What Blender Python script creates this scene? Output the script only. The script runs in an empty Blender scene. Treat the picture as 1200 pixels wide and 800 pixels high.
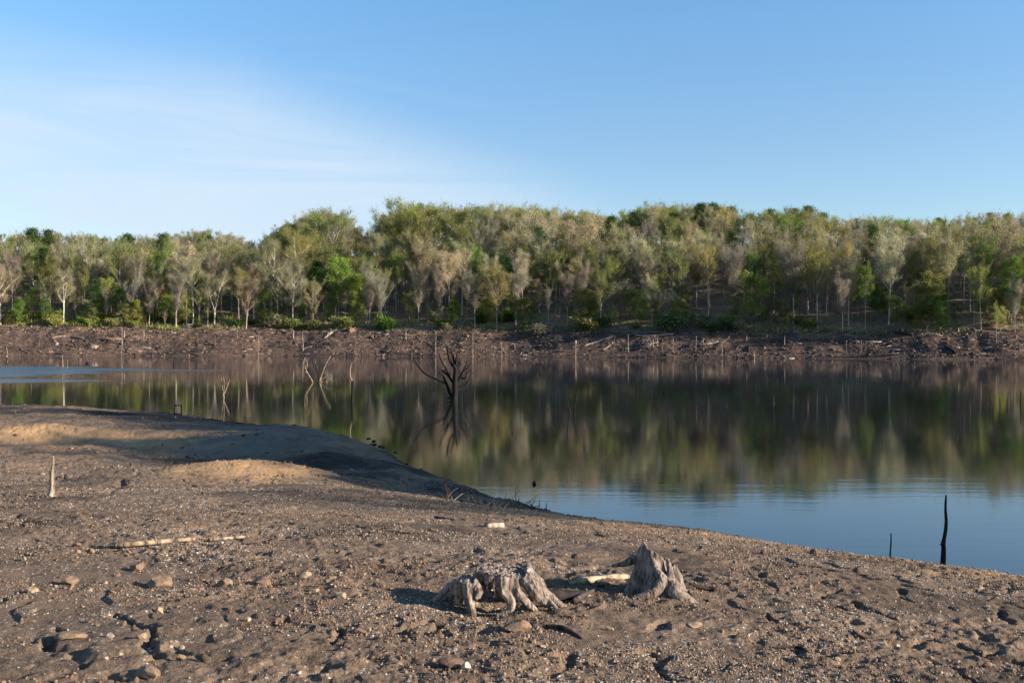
import bpy, math, random
import numpy as np
from mathutils import Vector

R = math.radians
rnd = random.Random(7)
sc = bpy.context.scene
col = sc.collection
F = 1167.0            # focal length in photo pixels (35 mm lens)
H = 3.6               # camera height above the water
YH = 400.0            # horizon row

# ------------------------------------------------------------------ noise
def _h(ix, iy, iz, seed):
    h = (ix * 374761393 + iy * 668265263 + iz * 2147483647 + seed * 974634777) & 0xffffffff
    h = ((h ^ (h >> 13)) * 1274126177) & 0xffffffff
    h = ((h ^ (h >> 16)) * 2246822519) & 0xffffffff
    return ((h ^ (h >> 15)) & 0xffffff) / float(0xffffff)

def vn2(x, y, seed=0):
    x = np.asarray(x, float); y = np.asarray(y, float)
    ix = np.floor(x).astype(np.int64); iy = np.floor(y).astype(np.int64)
    fx = x - ix; fy = y - iy
    fx = fx*fx*fx*(fx*(fx*6-15)+10); fy = fy*fy*fy*(fy*(fy*6-15)+10)
    z = np.int64(0)
    a = _h(ix, iy, z, seed); b = _h(ix+1, iy, z, seed); c = _h(ix, iy+1, z, seed); d = _h(ix+1, iy+1, z, seed)
    return (a*(1-fx)+b*fx)*(1-fy) + (c*(1-fx)+d*fx)*fy*1.0 - 0.5

def vn3(x, y, z, seed=0):
    ix = np.floor(x).astype(np.int64); iy = np.floor(y).astype(np.int64); iz = np.floor(z).astype(np.int64)
    fx = x-ix; fy = y-iy; fz = z-iz
    fx = fx*fx*(3-2*fx); fy = fy*fy*(3-2*fy); fz = fz*fz*(3-2*fz)
    r = 0
    for dx in (0, 1):
        for dy in (0, 1):
            for dz in (0, 1):
                w = (fx if dx else 1-fx)*(fy if dy else 1-fy)*(fz if dz else 1-fz)
                r = r + w*_h(ix+dx, iy+dy, iz+dz, seed)
    return r - 0.5

def fbm(x, y, sc_, octv, seed, gain=0.5):
    r = 0.0; a = 1.0; f = 1.0/sc_
    for k in range(octv):
        ca, sa = math.cos(k*1.1+seed), math.sin(k*1.1+seed)
        r = r + a*vn2((x*ca-y*sa)*f, (x*sa+y*ca)*f, seed+k*17); a *= gain; f *= 2.03
    return r

def sstep(x, a, b):
    t = np.clip((x-a)/(b-a), 0, 1); return t*t*(3-2*t)

# ------------------------------------------------------------------ mesh helpers
def np_mesh(name, verts, faces, mat=None, parent=None, smooth=False, link=True, color=None, tint=None, mats=None, midx=None):
    """faces: array (n,k) or list of such arrays"""
    if not isinstance(faces, list): faces = [faces]
    faces = [np.asarray(f, np.int32) for f in faces if len(f)]
    me = bpy.data.meshes.new(name)
    verts = np.asarray(verts, np.float32)
    me.vertices.add(len(verts)); me.vertices.foreach_set('co', verts.ravel())
    nl = sum(f.size for f in faces); nf = sum(len(f) for f in faces)
    me.loops.add(nl); me.polygons.add(nf)
    me.loops.foreach_set('vertex_index', np.concatenate([f.ravel() for f in faces]))
    tot = np.concatenate([np.full(len(f), f.shape[1], np.int32) for f in faces])
    st = np.concatenate([[0], np.cumsum(tot)[:-1]]).astype(np.int32)
    me.polygons.foreach_set('loop_start', st)
    try: me.polygons.foreach_set('loop_total', tot)
    except Exception: pass
    if smooth: me.polygons.foreach_set('use_smooth', np.ones(nf, bool))
    if mats:
        for m in mats: me.materials.append(m)
        me.polygons.foreach_set('material_index', np.asarray(midx, np.int32))
    elif mat: me.materials.append(mat)
    me.update(calc_edges=True)
    if tint is not None:
        at = me.color_attributes.new('tint', 'FLOAT_COLOR', 'POINT')
        t = np.ones((len(verts), 4), np.float32); t[:, :3] = tint
        at.data.foreach_set('color', t.ravel())
    o = bpy.data.objects.new(name, me)
    if color: o.color = (*color, 1)
    if link: col.objects.link(o)
    if parent: o.parent = parent
    return o

class MB:
    def __init__(s): s.v = []; s.f4 = []; s.f3 = []
    def tube(s, pts, rad, n=8, cap=True, rng=None, wob=0.0):
        pts = [Vector(p) for p in pts]; b = len(s.v); m = len(pts)
        up = Vector((0.31, 0.17, 0.93)); prev = None
        for i, p in enumerate(pts):
            t = (pts[min(i+1, m-1)]-pts[max(i-1, 0)])
            if t.length < 1e-9: t = Vector((0, 0, 1))
            t.normalize()
            if prev is None:
                a = t.cross(up)
                if a.length < 0.1: a = t.cross(Vector((1, 0, 0)))
            else: a = prev - t*prev.dot(t)
            a.normalize(); c = t.cross(a); prev = a
            r = rad[i] if isinstance(rad, (list, tuple)) else rad
            for k in range(n):
                w = 2*math.pi*k/n
                rr = r*(1+(rng.uniform(-wob, wob) if rng else 0))
                s.v.append(tuple(p+(a*math.cos(w)+c*math.sin(w))*rr))
        for i in range(m-1):
            for k in range(n):
                k2 = (k+1) % n
                s.f4.append((b+i*n+k, b+i*n+k2, b+(i+1)*n+k2, b+(i+1)*n+k))
        if cap:
            for ring, p, flip in ((0, pts[0], True), (m-1, pts[-1], False)):
                c = len(s.v); s.v.append(tuple(p))
                for k in range(n):
                    q = (b+ring*n+k, b+ring*n+(k+1) % n, c)
                    s.f3.append(q[::-1] if flip else q)
    def box(s, x0, x1, y0, y1, z0, z1, rot=0.0, c=(0, 0, 0)):
        b = len(s.v); cr, sr = math.cos(rot), math.sin(rot)
        for z in (z0, z1):
            for x, y in ((x0, y0), (x1, y0), (x1, y1), (x0, y1)):
                s.v.append((c[0]+x*cr-y*sr, c[1]+x*sr+y*cr, c[2]+z))
        for q in ((3, 2, 1, 0), (4, 5, 6, 7), (0, 1, 5, 4), (1, 2, 6, 5), (2, 3, 7, 6), (3, 0, 4, 7)):
            s.f4.append(tuple(b+i for i in q))
    def build(s, name, mat, parent=None, smooth=True, color=None, link=True):
        return np_mesh(name, s.v, [np.array(s.f4 or np.zeros((0, 4)), np.int32).reshape(-1, 4), np.array(s.f3 or np.zeros((0, 3)), np.int32).reshape(-1, 3)],
                       mat, parent, smooth, link, color)

def tag(o, label=None, cat=None, group=None, kind=None):
    if label: o['label'] = label
    if cat: o['category'] = cat
    if group: o['group'] = group
    if kind: o['kind'] = kind
    return o

def empty(name, loc=(0, 0, 0), rz=0.0, s=1.0, link=True):
    o = bpy.data.objects.new(name, None); o.location = loc; o.rotation_euler = (0, 0, rz); o.scale = (s, s, s)
    o.empty_display_size = 0.2
    if link: col.objects.link(o)
    return o

def curve_pts(pts, k=4):
    """Catmull-Rom through the points."""
    p = [Vector(q) for q in pts]
    if len(p) < 3: return p
    out = []
    for i in range(len(p)-1):
        a = p[max(i-1, 0)]; b = p[i]; c = p[i+1]; d = p[min(i+2, len(p)-1)]
        for j in range(k):
            t = j/k
            out.append(0.5*((2*b)+(c-a)*t+(2*a-5*b+4*c-d)*t*t+(3*b-a-3*c+d)*t**3))
    out.append(p[-1]); return out

def lerp_list(rad, n):
    xs = np.linspace(0, 1, len(rad)); return list(np.interp(np.linspace(0, 1, n), xs, rad))

# ------------------------------------------------------------------ materials
def new_mat(name):
    m = bpy.data.materials.new(name); m.use_nodes = True
    nt = m.node_tree; nt.nodes.clear()
    out = nt.nodes.new('ShaderNodeOutputMaterial')
    return m, nt, out

def N(nt, kind, **kw):
    n = nt.nodes.new(kind)
    for k, v in kw.items():
        if k.startswith('i_'):
            key = k[2:]
            if key.isdigit(): n.inputs[int(key)].default_value = v
            else: n.inputs[key.replace('_', ' ')].default_value = v
        else: setattr(n, k, v)
    return n

def L(nt, a, ao, b, bi): nt.links.new(a.outputs[ao], b.inputs[bi])

def ramp(nt, stops, interp='LINEAR'):
    n = nt.nodes.new('ShaderNodeValToRGB'); cr = n.color_ramp; cr.interpolation = interp
    while len(cr.elements) < len(stops): cr.elements.new(0.5)
    for e, (p, c) in zip(cr.elements, stops):
        e.position = p; e.color = (*c, 1) if len(c) == 3 else c
    return n

def mixc(nt, blend='MIX', fac=None):
    n = nt.nodes.new('ShaderNodeMix'); n.data_type = 'RGBA'; n.blend_type = blend; n.clamp_factor = True
    if fac is not None: n.inputs[0].default_value = fac
    return n      # factor 0, A 6, B 7, result 2

def math_n(nt, op, a=None, b=None, clamp=False):
    n = nt.nodes.new('ShaderNodeMath'); n.operation = op; n.use_clamp = clamp
    if a is not None and not hasattr(a, 'is_output'): n.inputs[0].default_value = a
    if b is not None and not hasattr(b, 'is_output'): n.inputs[1].default_value = b
    if hasattr(a, 'is_output'): nt.links.new(a, n.inputs[0])
    if hasattr(b, 'is_output'): nt.links.new(b, n.inputs[1])
    return n.outputs[0]

def leaf_material(name, use_tint):
    m, nt, out = new_mat(name)
    if use_tint: src = N(nt, 'ShaderNodeAttribute', attribute_name='tint'); so = src.outputs['Color']
    else: src = N(nt, 'ShaderNodeObjectInfo'); so = src.outputs['Color']
    geo = N(nt, 'ShaderNodeNewGeometry')
    rp = ramp(nt, [(0, (.78, .78, .76)), (.5, (1, 1, 1)), (1, (1.28, 1.26, 1.2))])
    L(nt, geo, 'Random Per Island', rp, 0)
    mx = mixc(nt, 'MULTIPLY', 1.0); nt.links.new(so, mx.inputs[6]); L(nt, rp, 0, mx, 7)
    ns = N(nt, 'ShaderNodeTexNoise', i_Scale=0.33, i_Detail=1.0); L(nt, geo, 'Position', ns, 'Vector')
    rp2 = ramp(nt, [(.3, (.75, .78, .7)), (.7, (1.25, 1.2, 1.25))]); L(nt, ns, 0, rp2, 0)
    mx2 = mixc(nt, 'MULTIPLY', 1.0); L(nt, mx, 2, mx2, 6); L(nt, rp2, 0, mx2, 7)
    d = N(nt, 'ShaderNodeBsdfDiffuse'); t = N(nt, 'ShaderNodeBsdfTranslucent'); ms = N(nt, 'ShaderNodeMixShader'); ms.inputs[0].default_value = 0.5
    L(nt, mx2, 2, d, 'Color'); L(nt, mx2, 2, t, 'Color')
    L(nt, d, 0, ms, 1); L(nt, t, 0, ms, 2); L(nt, ms, 0, out, 0)
    return m

def bark_material(name, use_tint=False):
    m, nt, out = new_mat(name)
    if use_tint: src = N(nt, 'ShaderNodeAttribute', attribute_name='tint')
    else: src = N(nt, 'ShaderNodeObjectInfo')
    tc = N(nt, 'ShaderNodeTexCoord'); mp = N(nt, 'ShaderNodeMapping'); mp.inputs['Scale'].default_value = (3, 3, .7)
    L(nt, tc, 'Object', mp, 0)
    ns = N(nt, 'ShaderNodeTexNoise', i_Scale=1.2, i_Detail=4.0); L(nt, mp, 0, ns, 'Vector')
    rp = ramp(nt, [(.3, (.5, .48, .46)), (.62, (1.15, 1.13, 1.1))]); L(nt, ns, 0, rp, 0)
    mx = mixc(nt, 'MULTIPLY', 1.0); nt.links.new(src.outputs['Color'], mx.inputs[6]); L(nt, rp, 0, mx, 7)
    d = N(nt, 'ShaderNodeBsdfDiffuse'); L(nt, mx, 2, d, 'Color'); L(nt, d, 0, out, 0)
    return m

def wood_material(name, scale=1.0):
    """weathered grey wood: grain streaks and dark cracks; the object's colour is the wood's colour"""
    m, nt, out = new_mat(name)
    oi = N(nt, 'ShaderNodeObjectInfo'); tc = N(nt, 'ShaderNodeTexCoord')
    mp = N(nt, 'ShaderNodeMapping'); mp.inputs['Scale'].default_value = (38*scale, 38*scale, 5*scale); L(nt, tc, 'Object', mp, 0)
    n1 = N(nt, 'ShaderNodeTexNoise', i_Scale=1.0, i_Detail=6.0, i_Roughness=.65, i_Distortion=.6); L(nt, mp, 0, n1, 'Vector')
    n2 = N(nt, 'ShaderNodeTexNoise', i_Scale=9.0*scale, i_Detail=5.0); L(nt, tc, 'Object', n2, 'Vector')
    r1 = ramp(nt, [(.36, (.10, .085, .075)), (.47, (.50, .48, .47)), (.60, (.86, .84, .82))]); L(nt, n1, 0, r1, 0)
    r2 = ramp(nt, [(.35, (.62, .56, .52)), (.65, (1.15, 1.13, 1.12))]); L(nt, n2, 0, r2, 0)
    a = mixc(nt, 'MULTIPLY', 1.0); L(nt, oi, 'Color', a, 6); L(nt, r1, 0, a, 7)
    b = mixc(nt, 'MULTIPLY', 1.0); L(nt, a, 2, b, 6); L(nt, r2, 0, b, 7)
    bp = N(nt, 'ShaderNodeBump', i_Strength=.9, i_Distance=.010); L(nt, n1, 0, bp, 'Height')
    p = N(nt, 'ShaderNodeBsdfPrincipled'); p.inputs['Roughness'].default_value = .85; p.inputs['Specular IOR Level'].default_value = .25
    L(nt, b, 2, p, 'Base Color'); L(nt, bp, 0, p, 'Normal'); L(nt, p, 0, out, 0)
    return m

def stone_material(name, use_tint):
    m, nt, out = new_mat(name)
    tc = N(nt, 'ShaderNodeTexCoord'); geo = N(nt, 'ShaderNodeNewGeometry')
    src = N(nt, 'ShaderNodeAttribute', attribute_name='tint') if use_tint else N(nt, 'ShaderNodeObjectInfo')
    n1 = N(nt, 'ShaderNodeTexNoise', i_Scale=22.0, i_Detail=6.0, i_Roughness=.65); L(nt, geo, 'Position', n1, 'Vector')
    r1 = ramp(nt, [(.3, (.45, .42, .39)), (.68, (.90, .88, .86))] if not use_tint else [(.3, (.7, .66, .62)), (.68, (1.2, 1.18, 1.15))]); L(nt, n1, 0, r1, 0)
    a = mixc(nt, 'MULTIPLY', 1.0); nt.links.new(src.outputs['Color'], a.inputs[6]); L(nt, r1, 0, a, 7)
    p = N(nt, 'ShaderNodeBsdfPrincipled'); p.inputs['Roughness'].default_value = .88; p.inputs['Specular IOR Level'].default_value = .2
    L(nt, a, 2, p, 'Base Color')
    if not use_tint:
        bp = N(nt, 'ShaderNodeBump', i_Strength=.6, i_Distance=.012); L(nt, n1, 0, bp, 'Height'); L(nt, bp, 0, p, 'Normal')
    L(nt, p, 0, out, 0)
    return m

M_leaf = leaf_material('leaves', False); M_leaf_t = leaf_material('wood_leaves', True)
M_bark = bark_material('bark'); M_bark_t = bark_material('wood_bark', True)
M_wood = wood_material('weathered_wood'); M_pole = wood_material('dead_wood', 0.35)
M_stone = stone_material('stone', False); M_grit = stone_material('grit', True)

def ground_material():
    m, nt, out = new_mat('dried_lake_mud')
    geo = N(nt, 'ShaderNodeNewGeometry'); sep = N(nt, 'ShaderNodeSeparateXYZ'); L(nt, geo, 'Position', sep, 0)
    big = N(nt, 'ShaderNodeTexNoise', i_Scale=.55, i_Detail=5.0, i_Roughness=.6); L(nt, geo, 'Position', big, 'Vector')
    c1 = ramp(nt, [(.30, (.095, .071, .053)), (.48, (.146, .107, .078)), (.62, (.174, .124, .086)), (.78, (.225, .148, .09))]); L(nt, big, 0, c1, 0)
    mid = N(nt, 'ShaderNodeTexNoise', i_Scale=4.5, i_Detail=6.0, i_Roughness=.7); L(nt, geo, 'Position', mid, 'Vector')
    c2 = ramp(nt, [(.3, (.62, .60, .58)), (.55, (1, 1, 1)), (.75, (1.28, 1.22, 1.16))]); L(nt, mid, 0, c2, 0)
    a = mixc(nt, 'MULTIPLY', 1.0); L(nt, c1, 0, a, 6); L(nt, c2, 0, a, 7)
    fine = N(nt, 'ShaderNodeTexNoise', i_Scale=55.0, i_Detail=4.0, i_Roughness=.7); L(nt, geo, 'Position', fine, 'Vector')
    c3 = ramp(nt, [(.3, (.66, .63, .6)), (.6, (1.08, 1.06, 1.05)), (.75, (1.4, 1.38, 1.35))]); L(nt, fine, 0, c3, 0)
    b = mixc(nt, 'MULTIPLY', 1.0); L(nt, a, 2, b, 6); L(nt, c3, 0, b, 7)
    # pale shell and grit specks lying in the mud
    vo = N(nt, 'ShaderNodeTexVoronoi', i_Scale=26.0); L(nt, geo, 'Position', vo, 'Vector')
    sepc = N(nt, 'ShaderNodeSeparateColor'); L(nt, vo, 'Color', sepc, 0)
    spot = math_n(nt, 'LESS_THAN', vo.outputs['Distance'], .30)
    pick = math_n(nt, 'GREATER_THAN', sepc.outputs[0], .52)
    pn = N(nt, 'ShaderNodeTexNoise', i_Scale=1.1, i_Detail=4.0); L(nt, geo, 'Position', pn, 'Vector')
    pr = ramp(nt, [(.42, (0, 0, 0)), (.58, (1, 1, 1))]); L(nt, pn, 0, pr, 0)
    sp = math_n(nt, 'MULTIPLY', math_n(nt, 'MULTIPLY', spot, pick), pr.outputs[0])
    sc_ = ramp(nt, [(0, (.20, .16, .13)), (.5, (.28, .25, .21)), (1, (.42, .39, .35))]); L(nt, sepc, 1, sc_, 0)
    c = mixc(nt); nt.links.new(sp, c.inputs[0]); L(nt, b, 2, c, 6); L(nt, sc_, 0, c, 7)
    # orange sandy bare banks
    at = N(nt, 'ShaderNodeAttribute', attribute_name='tint'); sa = N(nt, 'ShaderNodeSeparateColor'); L(nt, at, 'Color', sa, 0)
    d = mixc(nt); L(nt, sa, 0, d, 0); L(nt, c, 2, d, 6); d.inputs[7].default_value = (.32, .20, .105, 1)
    # dark damp silt patches, plus the shade painted on the far terrace
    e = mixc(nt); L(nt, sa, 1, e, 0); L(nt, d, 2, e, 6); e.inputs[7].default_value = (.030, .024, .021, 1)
    e2 = mixc(nt); L(nt, sa, 2, e2, 0); L(nt, e, 2, e2, 6); e2.inputs[7].default_value = (.135, .112, .095, 1); e = e2
    # wet mud at the water's edge
    wet = N(nt, 'ShaderNodeMapRange'); L(nt, sep, 2, wet, 0)
    wet.inputs[1].default_value = .02; wet.inputs[2].default_value = .16; wet.inputs[3].default_value = .38; wet.inputs[4].default_value = 1.0
    g = mixc(nt, 'MULTIPLY', 1.0); L(nt, e, 2, g, 6); L(nt, wet, 0, g, 7)
    hsum = math_n(nt, 'ADD', fine.outputs[0], math_n(nt, 'MULTIPLY', mid.outputs[0], 1.6))
    bp = N(nt, 'ShaderNodeBump', i_Strength=.9, i_Distance=.014); nt.links.new(hsum, bp.inputs['Height'])
    p = N(nt, 'ShaderNodeBsdfPrincipled'); p.inputs['Roughness'].default_value = .95; p.inputs['Specular IOR Level'].default_value = .12
    L(nt, g, 2, p, 'Base Color'); L(nt, bp, 0, p, 'Normal'); L(nt, p, 0, out, 0)
    return m

def hill_material():
    m, nt, out = new_mat('far_shore_earth')
    geo = N(nt, 'ShaderNodeNewGeometry')
    at = N(nt, 'ShaderNodeAttribute', attribute_name='tint'); sa = N(nt, 'ShaderNodeSeparateColor'); L(nt, at, 'Color', sa, 0)
    n1 = N(nt, 'ShaderNodeTexNoise', i_Scale=.16, i_Detail=6.0, i_Roughness=.65)
    mp = N(nt, 'ShaderNodeMapping'); mp.inputs['Scale'].default_value = (.45, 1, 2.5); L(nt, geo, 'Position', mp, 0); L(nt, mp, 0, n1, 'Vector')
    mud = ramp(nt, [(.36, (.036, .032, .033)), (.47, (.084, .060, .050)), (.62, (.122, .082, .063))]); L(nt, n1, 0, mud, 0)
    n2 = N(nt, 'ShaderNodeTexNoise', i_Scale=1.3, i_Detail=5.0, i_Roughness=.7); L(nt, geo, 'Position', n2, 'Vector')
    r2 = ramp(nt, [(.3, (.5, .5, .52)), (.52, (1, 1, 1)), (.72, (1.55, 1.5, 1.45))]); L(nt, n2, 0, r2, 0)
    a = mixc(nt, 'MULTIPLY', 1.0); L(nt, mud, 0, a, 6); L(nt, r2, 0, a, 7)
    lit = ramp(nt, [(.35, (.145, .106, .08)), (.5, (.20, .145, .105)), (.62, (.155, .15, .068)), (.75, (.12, .155, .055))]); L(nt, n1, 0, lit, 0)
    b = mixc(nt, 'MULTIPLY', 1.0); L(nt, lit, 0, b, 6); L(nt, r2, 0, b, 7)
    c = mixc(nt); L(nt, sa, 0, c, 0); L(nt, a, 2, c, 6); L(nt, b, 2, c, 7)
    e = mixc(nt); L(nt, sa, 1, e, 0); L(nt, c, 2, e, 6); e.inputs[7].default_value = (.17, .11, .07, 1)
    bp = N(nt, 'ShaderNodeBump', i_Strength=.8, i_Distance=.25); L(nt, n2, 0, bp, 'Height')
    p = N(nt, 'ShaderNodeBsdfDiffuse'); L(nt, e, 2, p, 'Color'); L(nt, bp, 0, p, 'Normal'); L(nt, p, 0, out, 0)
    return m

def water_material():
    m, nt, out = new_mat('calm_lake_water')
    geo = N(nt, 'ShaderNodeNewGeometry'); sep = N(nt, 'ShaderNodeSeparateXYZ'); L(nt, geo, 'Position', sep, 0)
    mp = N(nt, 'ShaderNodeMapping'); mp.inputs['Scale'].default_value = (.55, 3.2, 1); L(nt, geo, 'Position', mp, 0)
    n1 = N(nt, 'ShaderNodeTexNoise', i_Scale=1.0, i_Detail=3.0, i_Roughness=.55); L(nt, mp, 0, n1, 'Vector')
    mp2 = N(nt, 'ShaderNodeMapping'); mp2.inputs['Scale'].default_value = (.10, .5, 1); L(nt, geo, 'Position', mp2, 0)
    n2 = N(nt, 'ShaderNodeTexNoise', i_Scale=1.0, i_Detail=2.0); L(nt, mp2, 0, n2, 'Vector')
    hs = math_n(nt, 'ADD', n1.outputs[0], math_n(nt, 'MULTIPLY', n2.outputs[0], 2.0))
    # breeze patches far out on the left: broken long streaks
    mp3 = N(nt, 'ShaderNodeMapping'); mp3.inputs['Scale'].default_value = (.018, .075, 1); L(nt, geo, 'Position', mp3, 0)
    n3 = N(nt, 'ShaderNodeTexNoise', i_Scale=1.0, i_Detail=4.0, i_Roughness=.55); L(nt, mp3, 0, n3, 'Vector')
    side = N(nt, 'ShaderNodeMapRange'); L(nt, sep, 0, side, 0)
    side.inputs[1].default_value = -62; side.inputs[2].default_value = -20; side.inputs[3].default_value = .26; side.inputs[4].default_value = -.3; 
    up = N(nt, 'ShaderNodeMapRange'); L(nt, sep, 1, up, 0); up.interpolation_type = 'SMOOTHSTEP'
    up.inputs[1].default_value = 58; up.inputs[2].default_value = 82; up.inputs[3].default_value = -.35; up.inputs[4].default_value = 0
    dn = N(nt, 'ShaderNodeMapRange'); L(nt, sep, 1, dn, 0); dn.interpolation_type = 'SMOOTHSTEP'
    dn.inputs[1].default_value = 128; dn.inputs[2].default_value = 160; dn.inputs[3].default_value = 0; dn.inputs[4].default_value = -.5
    sm = math_n(nt, 'ADD', math_n(nt, 'ADD', n3.outputs[0], side.outputs[0]), math_n(nt, 'ADD', up.outputs[0], dn.outputs[0]))
    wind = N(nt, 'ShaderNodeMapRange'); nt.links.new(sm, wind.inputs[0]); wind.interpolation_type = 'SMOOTHSTEP'
    wind.inputs[1].default_value = .50; wind.inputs[2].default_value = .66; wind.inputs[3].default_value = 0; wind.inputs[4].default_value = 1
    near = N(nt, 'ShaderNodeMapRange'); L(nt, sep, 1, near, 0); near.interpolation_type = 'SMOOTHSTEP'
    near.inputs[1].default_value = 14; near.inputs[2].default_value = 42; near.inputs[3].default_value = .045; near.inputs[4].default_value = .010
    st = math_n(nt, 'ADD', math_n(nt, 'MULTIPLY', wind.outputs[0], 1.3), near.outputs[0])
    bp = N(nt, 'ShaderNodeBump', i_Distance=.05); nt.links.new(st, bp.inputs['Strength']); nt.links.new(hs, bp.inputs['Height'])
    rg = math_n(nt, 'ADD', math_n(nt, 'MULTIPLY', wind.outputs[0], .25), .056)
    p = N(nt, 'ShaderNodeBsdfPrincipled'); p.inputs['Base Color'].default_value = (.010, .013, .015, 1); p.inputs['IOR'].default_value = 1.55; p.inputs['Specular Tint'].default_value = (.88, .99, 1.0, 1)
    nt.links.new(rg, p.inputs['Roughness']); L(nt, bp, 0, p, 'Normal'); L(nt, p, 0, out, 0)
    return m

# ------------------------------------------------------------------ near shore
WL = [(-120, 40), (-80, 52), (-40, 55), (-27.7, 54), (-22.5, 52.3), (-15.1, 47.7), (-11.1, 43.0), (-7.2, 38.9), (-5.3, 35), (-3.4, 29.5), (-1.5, 24.7), (-.3, 22.3),
      (1.2, 20), (3.0, 17.8), (5.6, 15.2), (8.6, 12.2), (12, 8), (16, 1), (20, -12), (22, -40)]
def shore_dist(x, y):
    best = np.full(np.shape(x), 1e9); side = np.zeros(np.shape(x))
    for (ax, ay), (bx, by) in zip(WL[:-1], WL[1:]):
        dx, dy = bx-ax, by-ay; l2 = dx*dx+dy*dy
        t = np.clip(((x-ax)*dx+(y-ay)*dy)/l2, 0, 1)
        d = np.hypot(x-ax-t*dx, y-ay-t*dy)
        cr = -(dx*(y-ay)-dy*(x-ax))
        m = d < best
        best = np.where(m, d, best); side = np.where(m, cr, side)
    return best*np.sign(side)

def seg_dist(x, y, pts):
    best = np.full(np.shape(x), 1e9); tt = np.zeros(np.shape(x)); n = len(pts)-1
    for i, ((ax, ay), (bx, by)) in enumerate(zip(pts[:-1], pts[1:])):
        dx, dy = bx-ax, by-ay; l2 = dx*dx+dy*dy+1e-9
        t = np.clip(((x-ax)*dx+(y-ay)*dy)/l2, 0, 1)
        d = np.hypot(x-ax-t*dx, y-ay-t*dy); m = d < best
        best = np.where(m, d, best); tt = np.where(m, (i+t)/n, tt)
    return best, tt

GULLY = [(.6, 19.2), (-1.8, 21.0), (-4.6, 24.2), (-7.5, 27.8), (-11.5, 30.8), (-16, 31.0), (-24, 30.2)]
RUTS = []         # filled below: (list of ground points, depth, width)
PITS = []
def ground_base(x, y):
    x = np.asarray(x, float); y = np.asarray(y, float)
    d = shore_dist(x, y) + .35*vn2(x*.5, y*.5, 3) + .9*vn2(x*.13, y*.13, 4)
    A = 1.9-1.36*sstep(y, 5, 27)
    k = .36-.29*sstep(-x, 6, 12)*sstep(y, 29, 35)
    z = np.where(d > 0, A*np.tanh(np.maximum(d, 0)*k/A), d*.22)
    gd, gt = seg_dist(x, y, GULLY)
    side = np.where(gt < .55, 1.0, .8)
    z = z-(.26-.08*gt)*side*np.exp(-(gd/1.7)**2)*sstep(d, .2, 2.0)
    # low sandy swell on the lip of the ridge
    z = z+.26*np.exp(-(((x+5.2)/1.7)**2+((y-21.2)/1.1)**2))
    # the far terrace stands a step above the hollow
    z = z+.20*sstep(y-31.6-.06*(x+14)-.9*vn2(x*.35, y*.35, 21), 0, 2.6)*sstep(-x, 9.5, 12.5)*sstep(d, .3, 3)
    z = z+.14*np.exp(-(((x+7.6)/2.6)**2+((y-33.0)/2.2)**2))
    z = z+sstep(d, .3, 2.5)*(.10*fbm(x, y, 3.4, 3, 11)+sstep(y, 15, 22)*(.17*fbm(x, y, 2.4, 4, 13)+.07*np.abs(fbm(x, y, .9, 3, 15))))
    z = z+sstep(d, -.8, .2)*sstep(-d, -2.2, -.6)*.10*fbm(x, y, .9, 3, 14)
    return z

def ground_z(x, y, fine=True):
    x = np.asarray(x, float); y = np.asarray(y, float)
    z = ground_base(x, y)
    land = sstep(z, -.02, .15)
    rough = sstep(fbm(x, y, 1.6, 3, 31), -.28, .32)
    z = z+land*.032*fbm(x, y, .75, 3, 41)*(.4+rough)
    if fine:
        n = fbm(x, y*1.25, .26, 3, 51); z = z+land*(.036*np.abs(n)-.006)*(.25+.9*rough)
        z = z+land*.020*fbm(x, y, .075, 3, 61)*(.35+.9*rough)
        # little scarps where sheets of mud have slumped
        hh = fbm(x, y, 1.5, 4, 111)*3.4; fr = hh-np.floor(hh)
        z = z+land*.022*(sstep(fr, .0, .10)-fr)*sstep(fbm(x, y, 2.2, 2, 112), -.25, .15)
        hh = fbm(x, y*1.4, .55, 4, 113)*2.6; fr = hh-np.floor(hh)
        z = z+land*.014*(sstep(fr, .0, .12)-fr)*sstep(fbm(x, y, 1.4, 2, 114), -.1, .25)
        wx = x+.16*fbm(x, y, .28, 3, 71); wy = y+.16*fbm(x, y, .28, 3, 72)
        for pts, dep, wid in RUTS:
            xs = [p[0] for p in pts]; ys = [p[1] for p in pts]
            m = (x > min(xs)-1) & (x < max(xs)+1) & (y > min(ys)-1) & (y < max(ys)+1)
            if not m.any(): continue
            dd, tt = seg_dist(wx[m], wy[m], pts)
            brk = sstep(fbm(x[m], y[m], .22, 2, 77), -.25, .12)
            z[m] = z[m]-dep*.68*brk*np.exp(-(dd/(wid*(.38+.35*vn2(x[m]*5, y[m]*5, 78)+.17)))**4)
    for px, py, rr, dp in PITS:
        z = z-dp*np.exp(-((x-px)**2+(y-py)**2)/rr**2)
    return z

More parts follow.
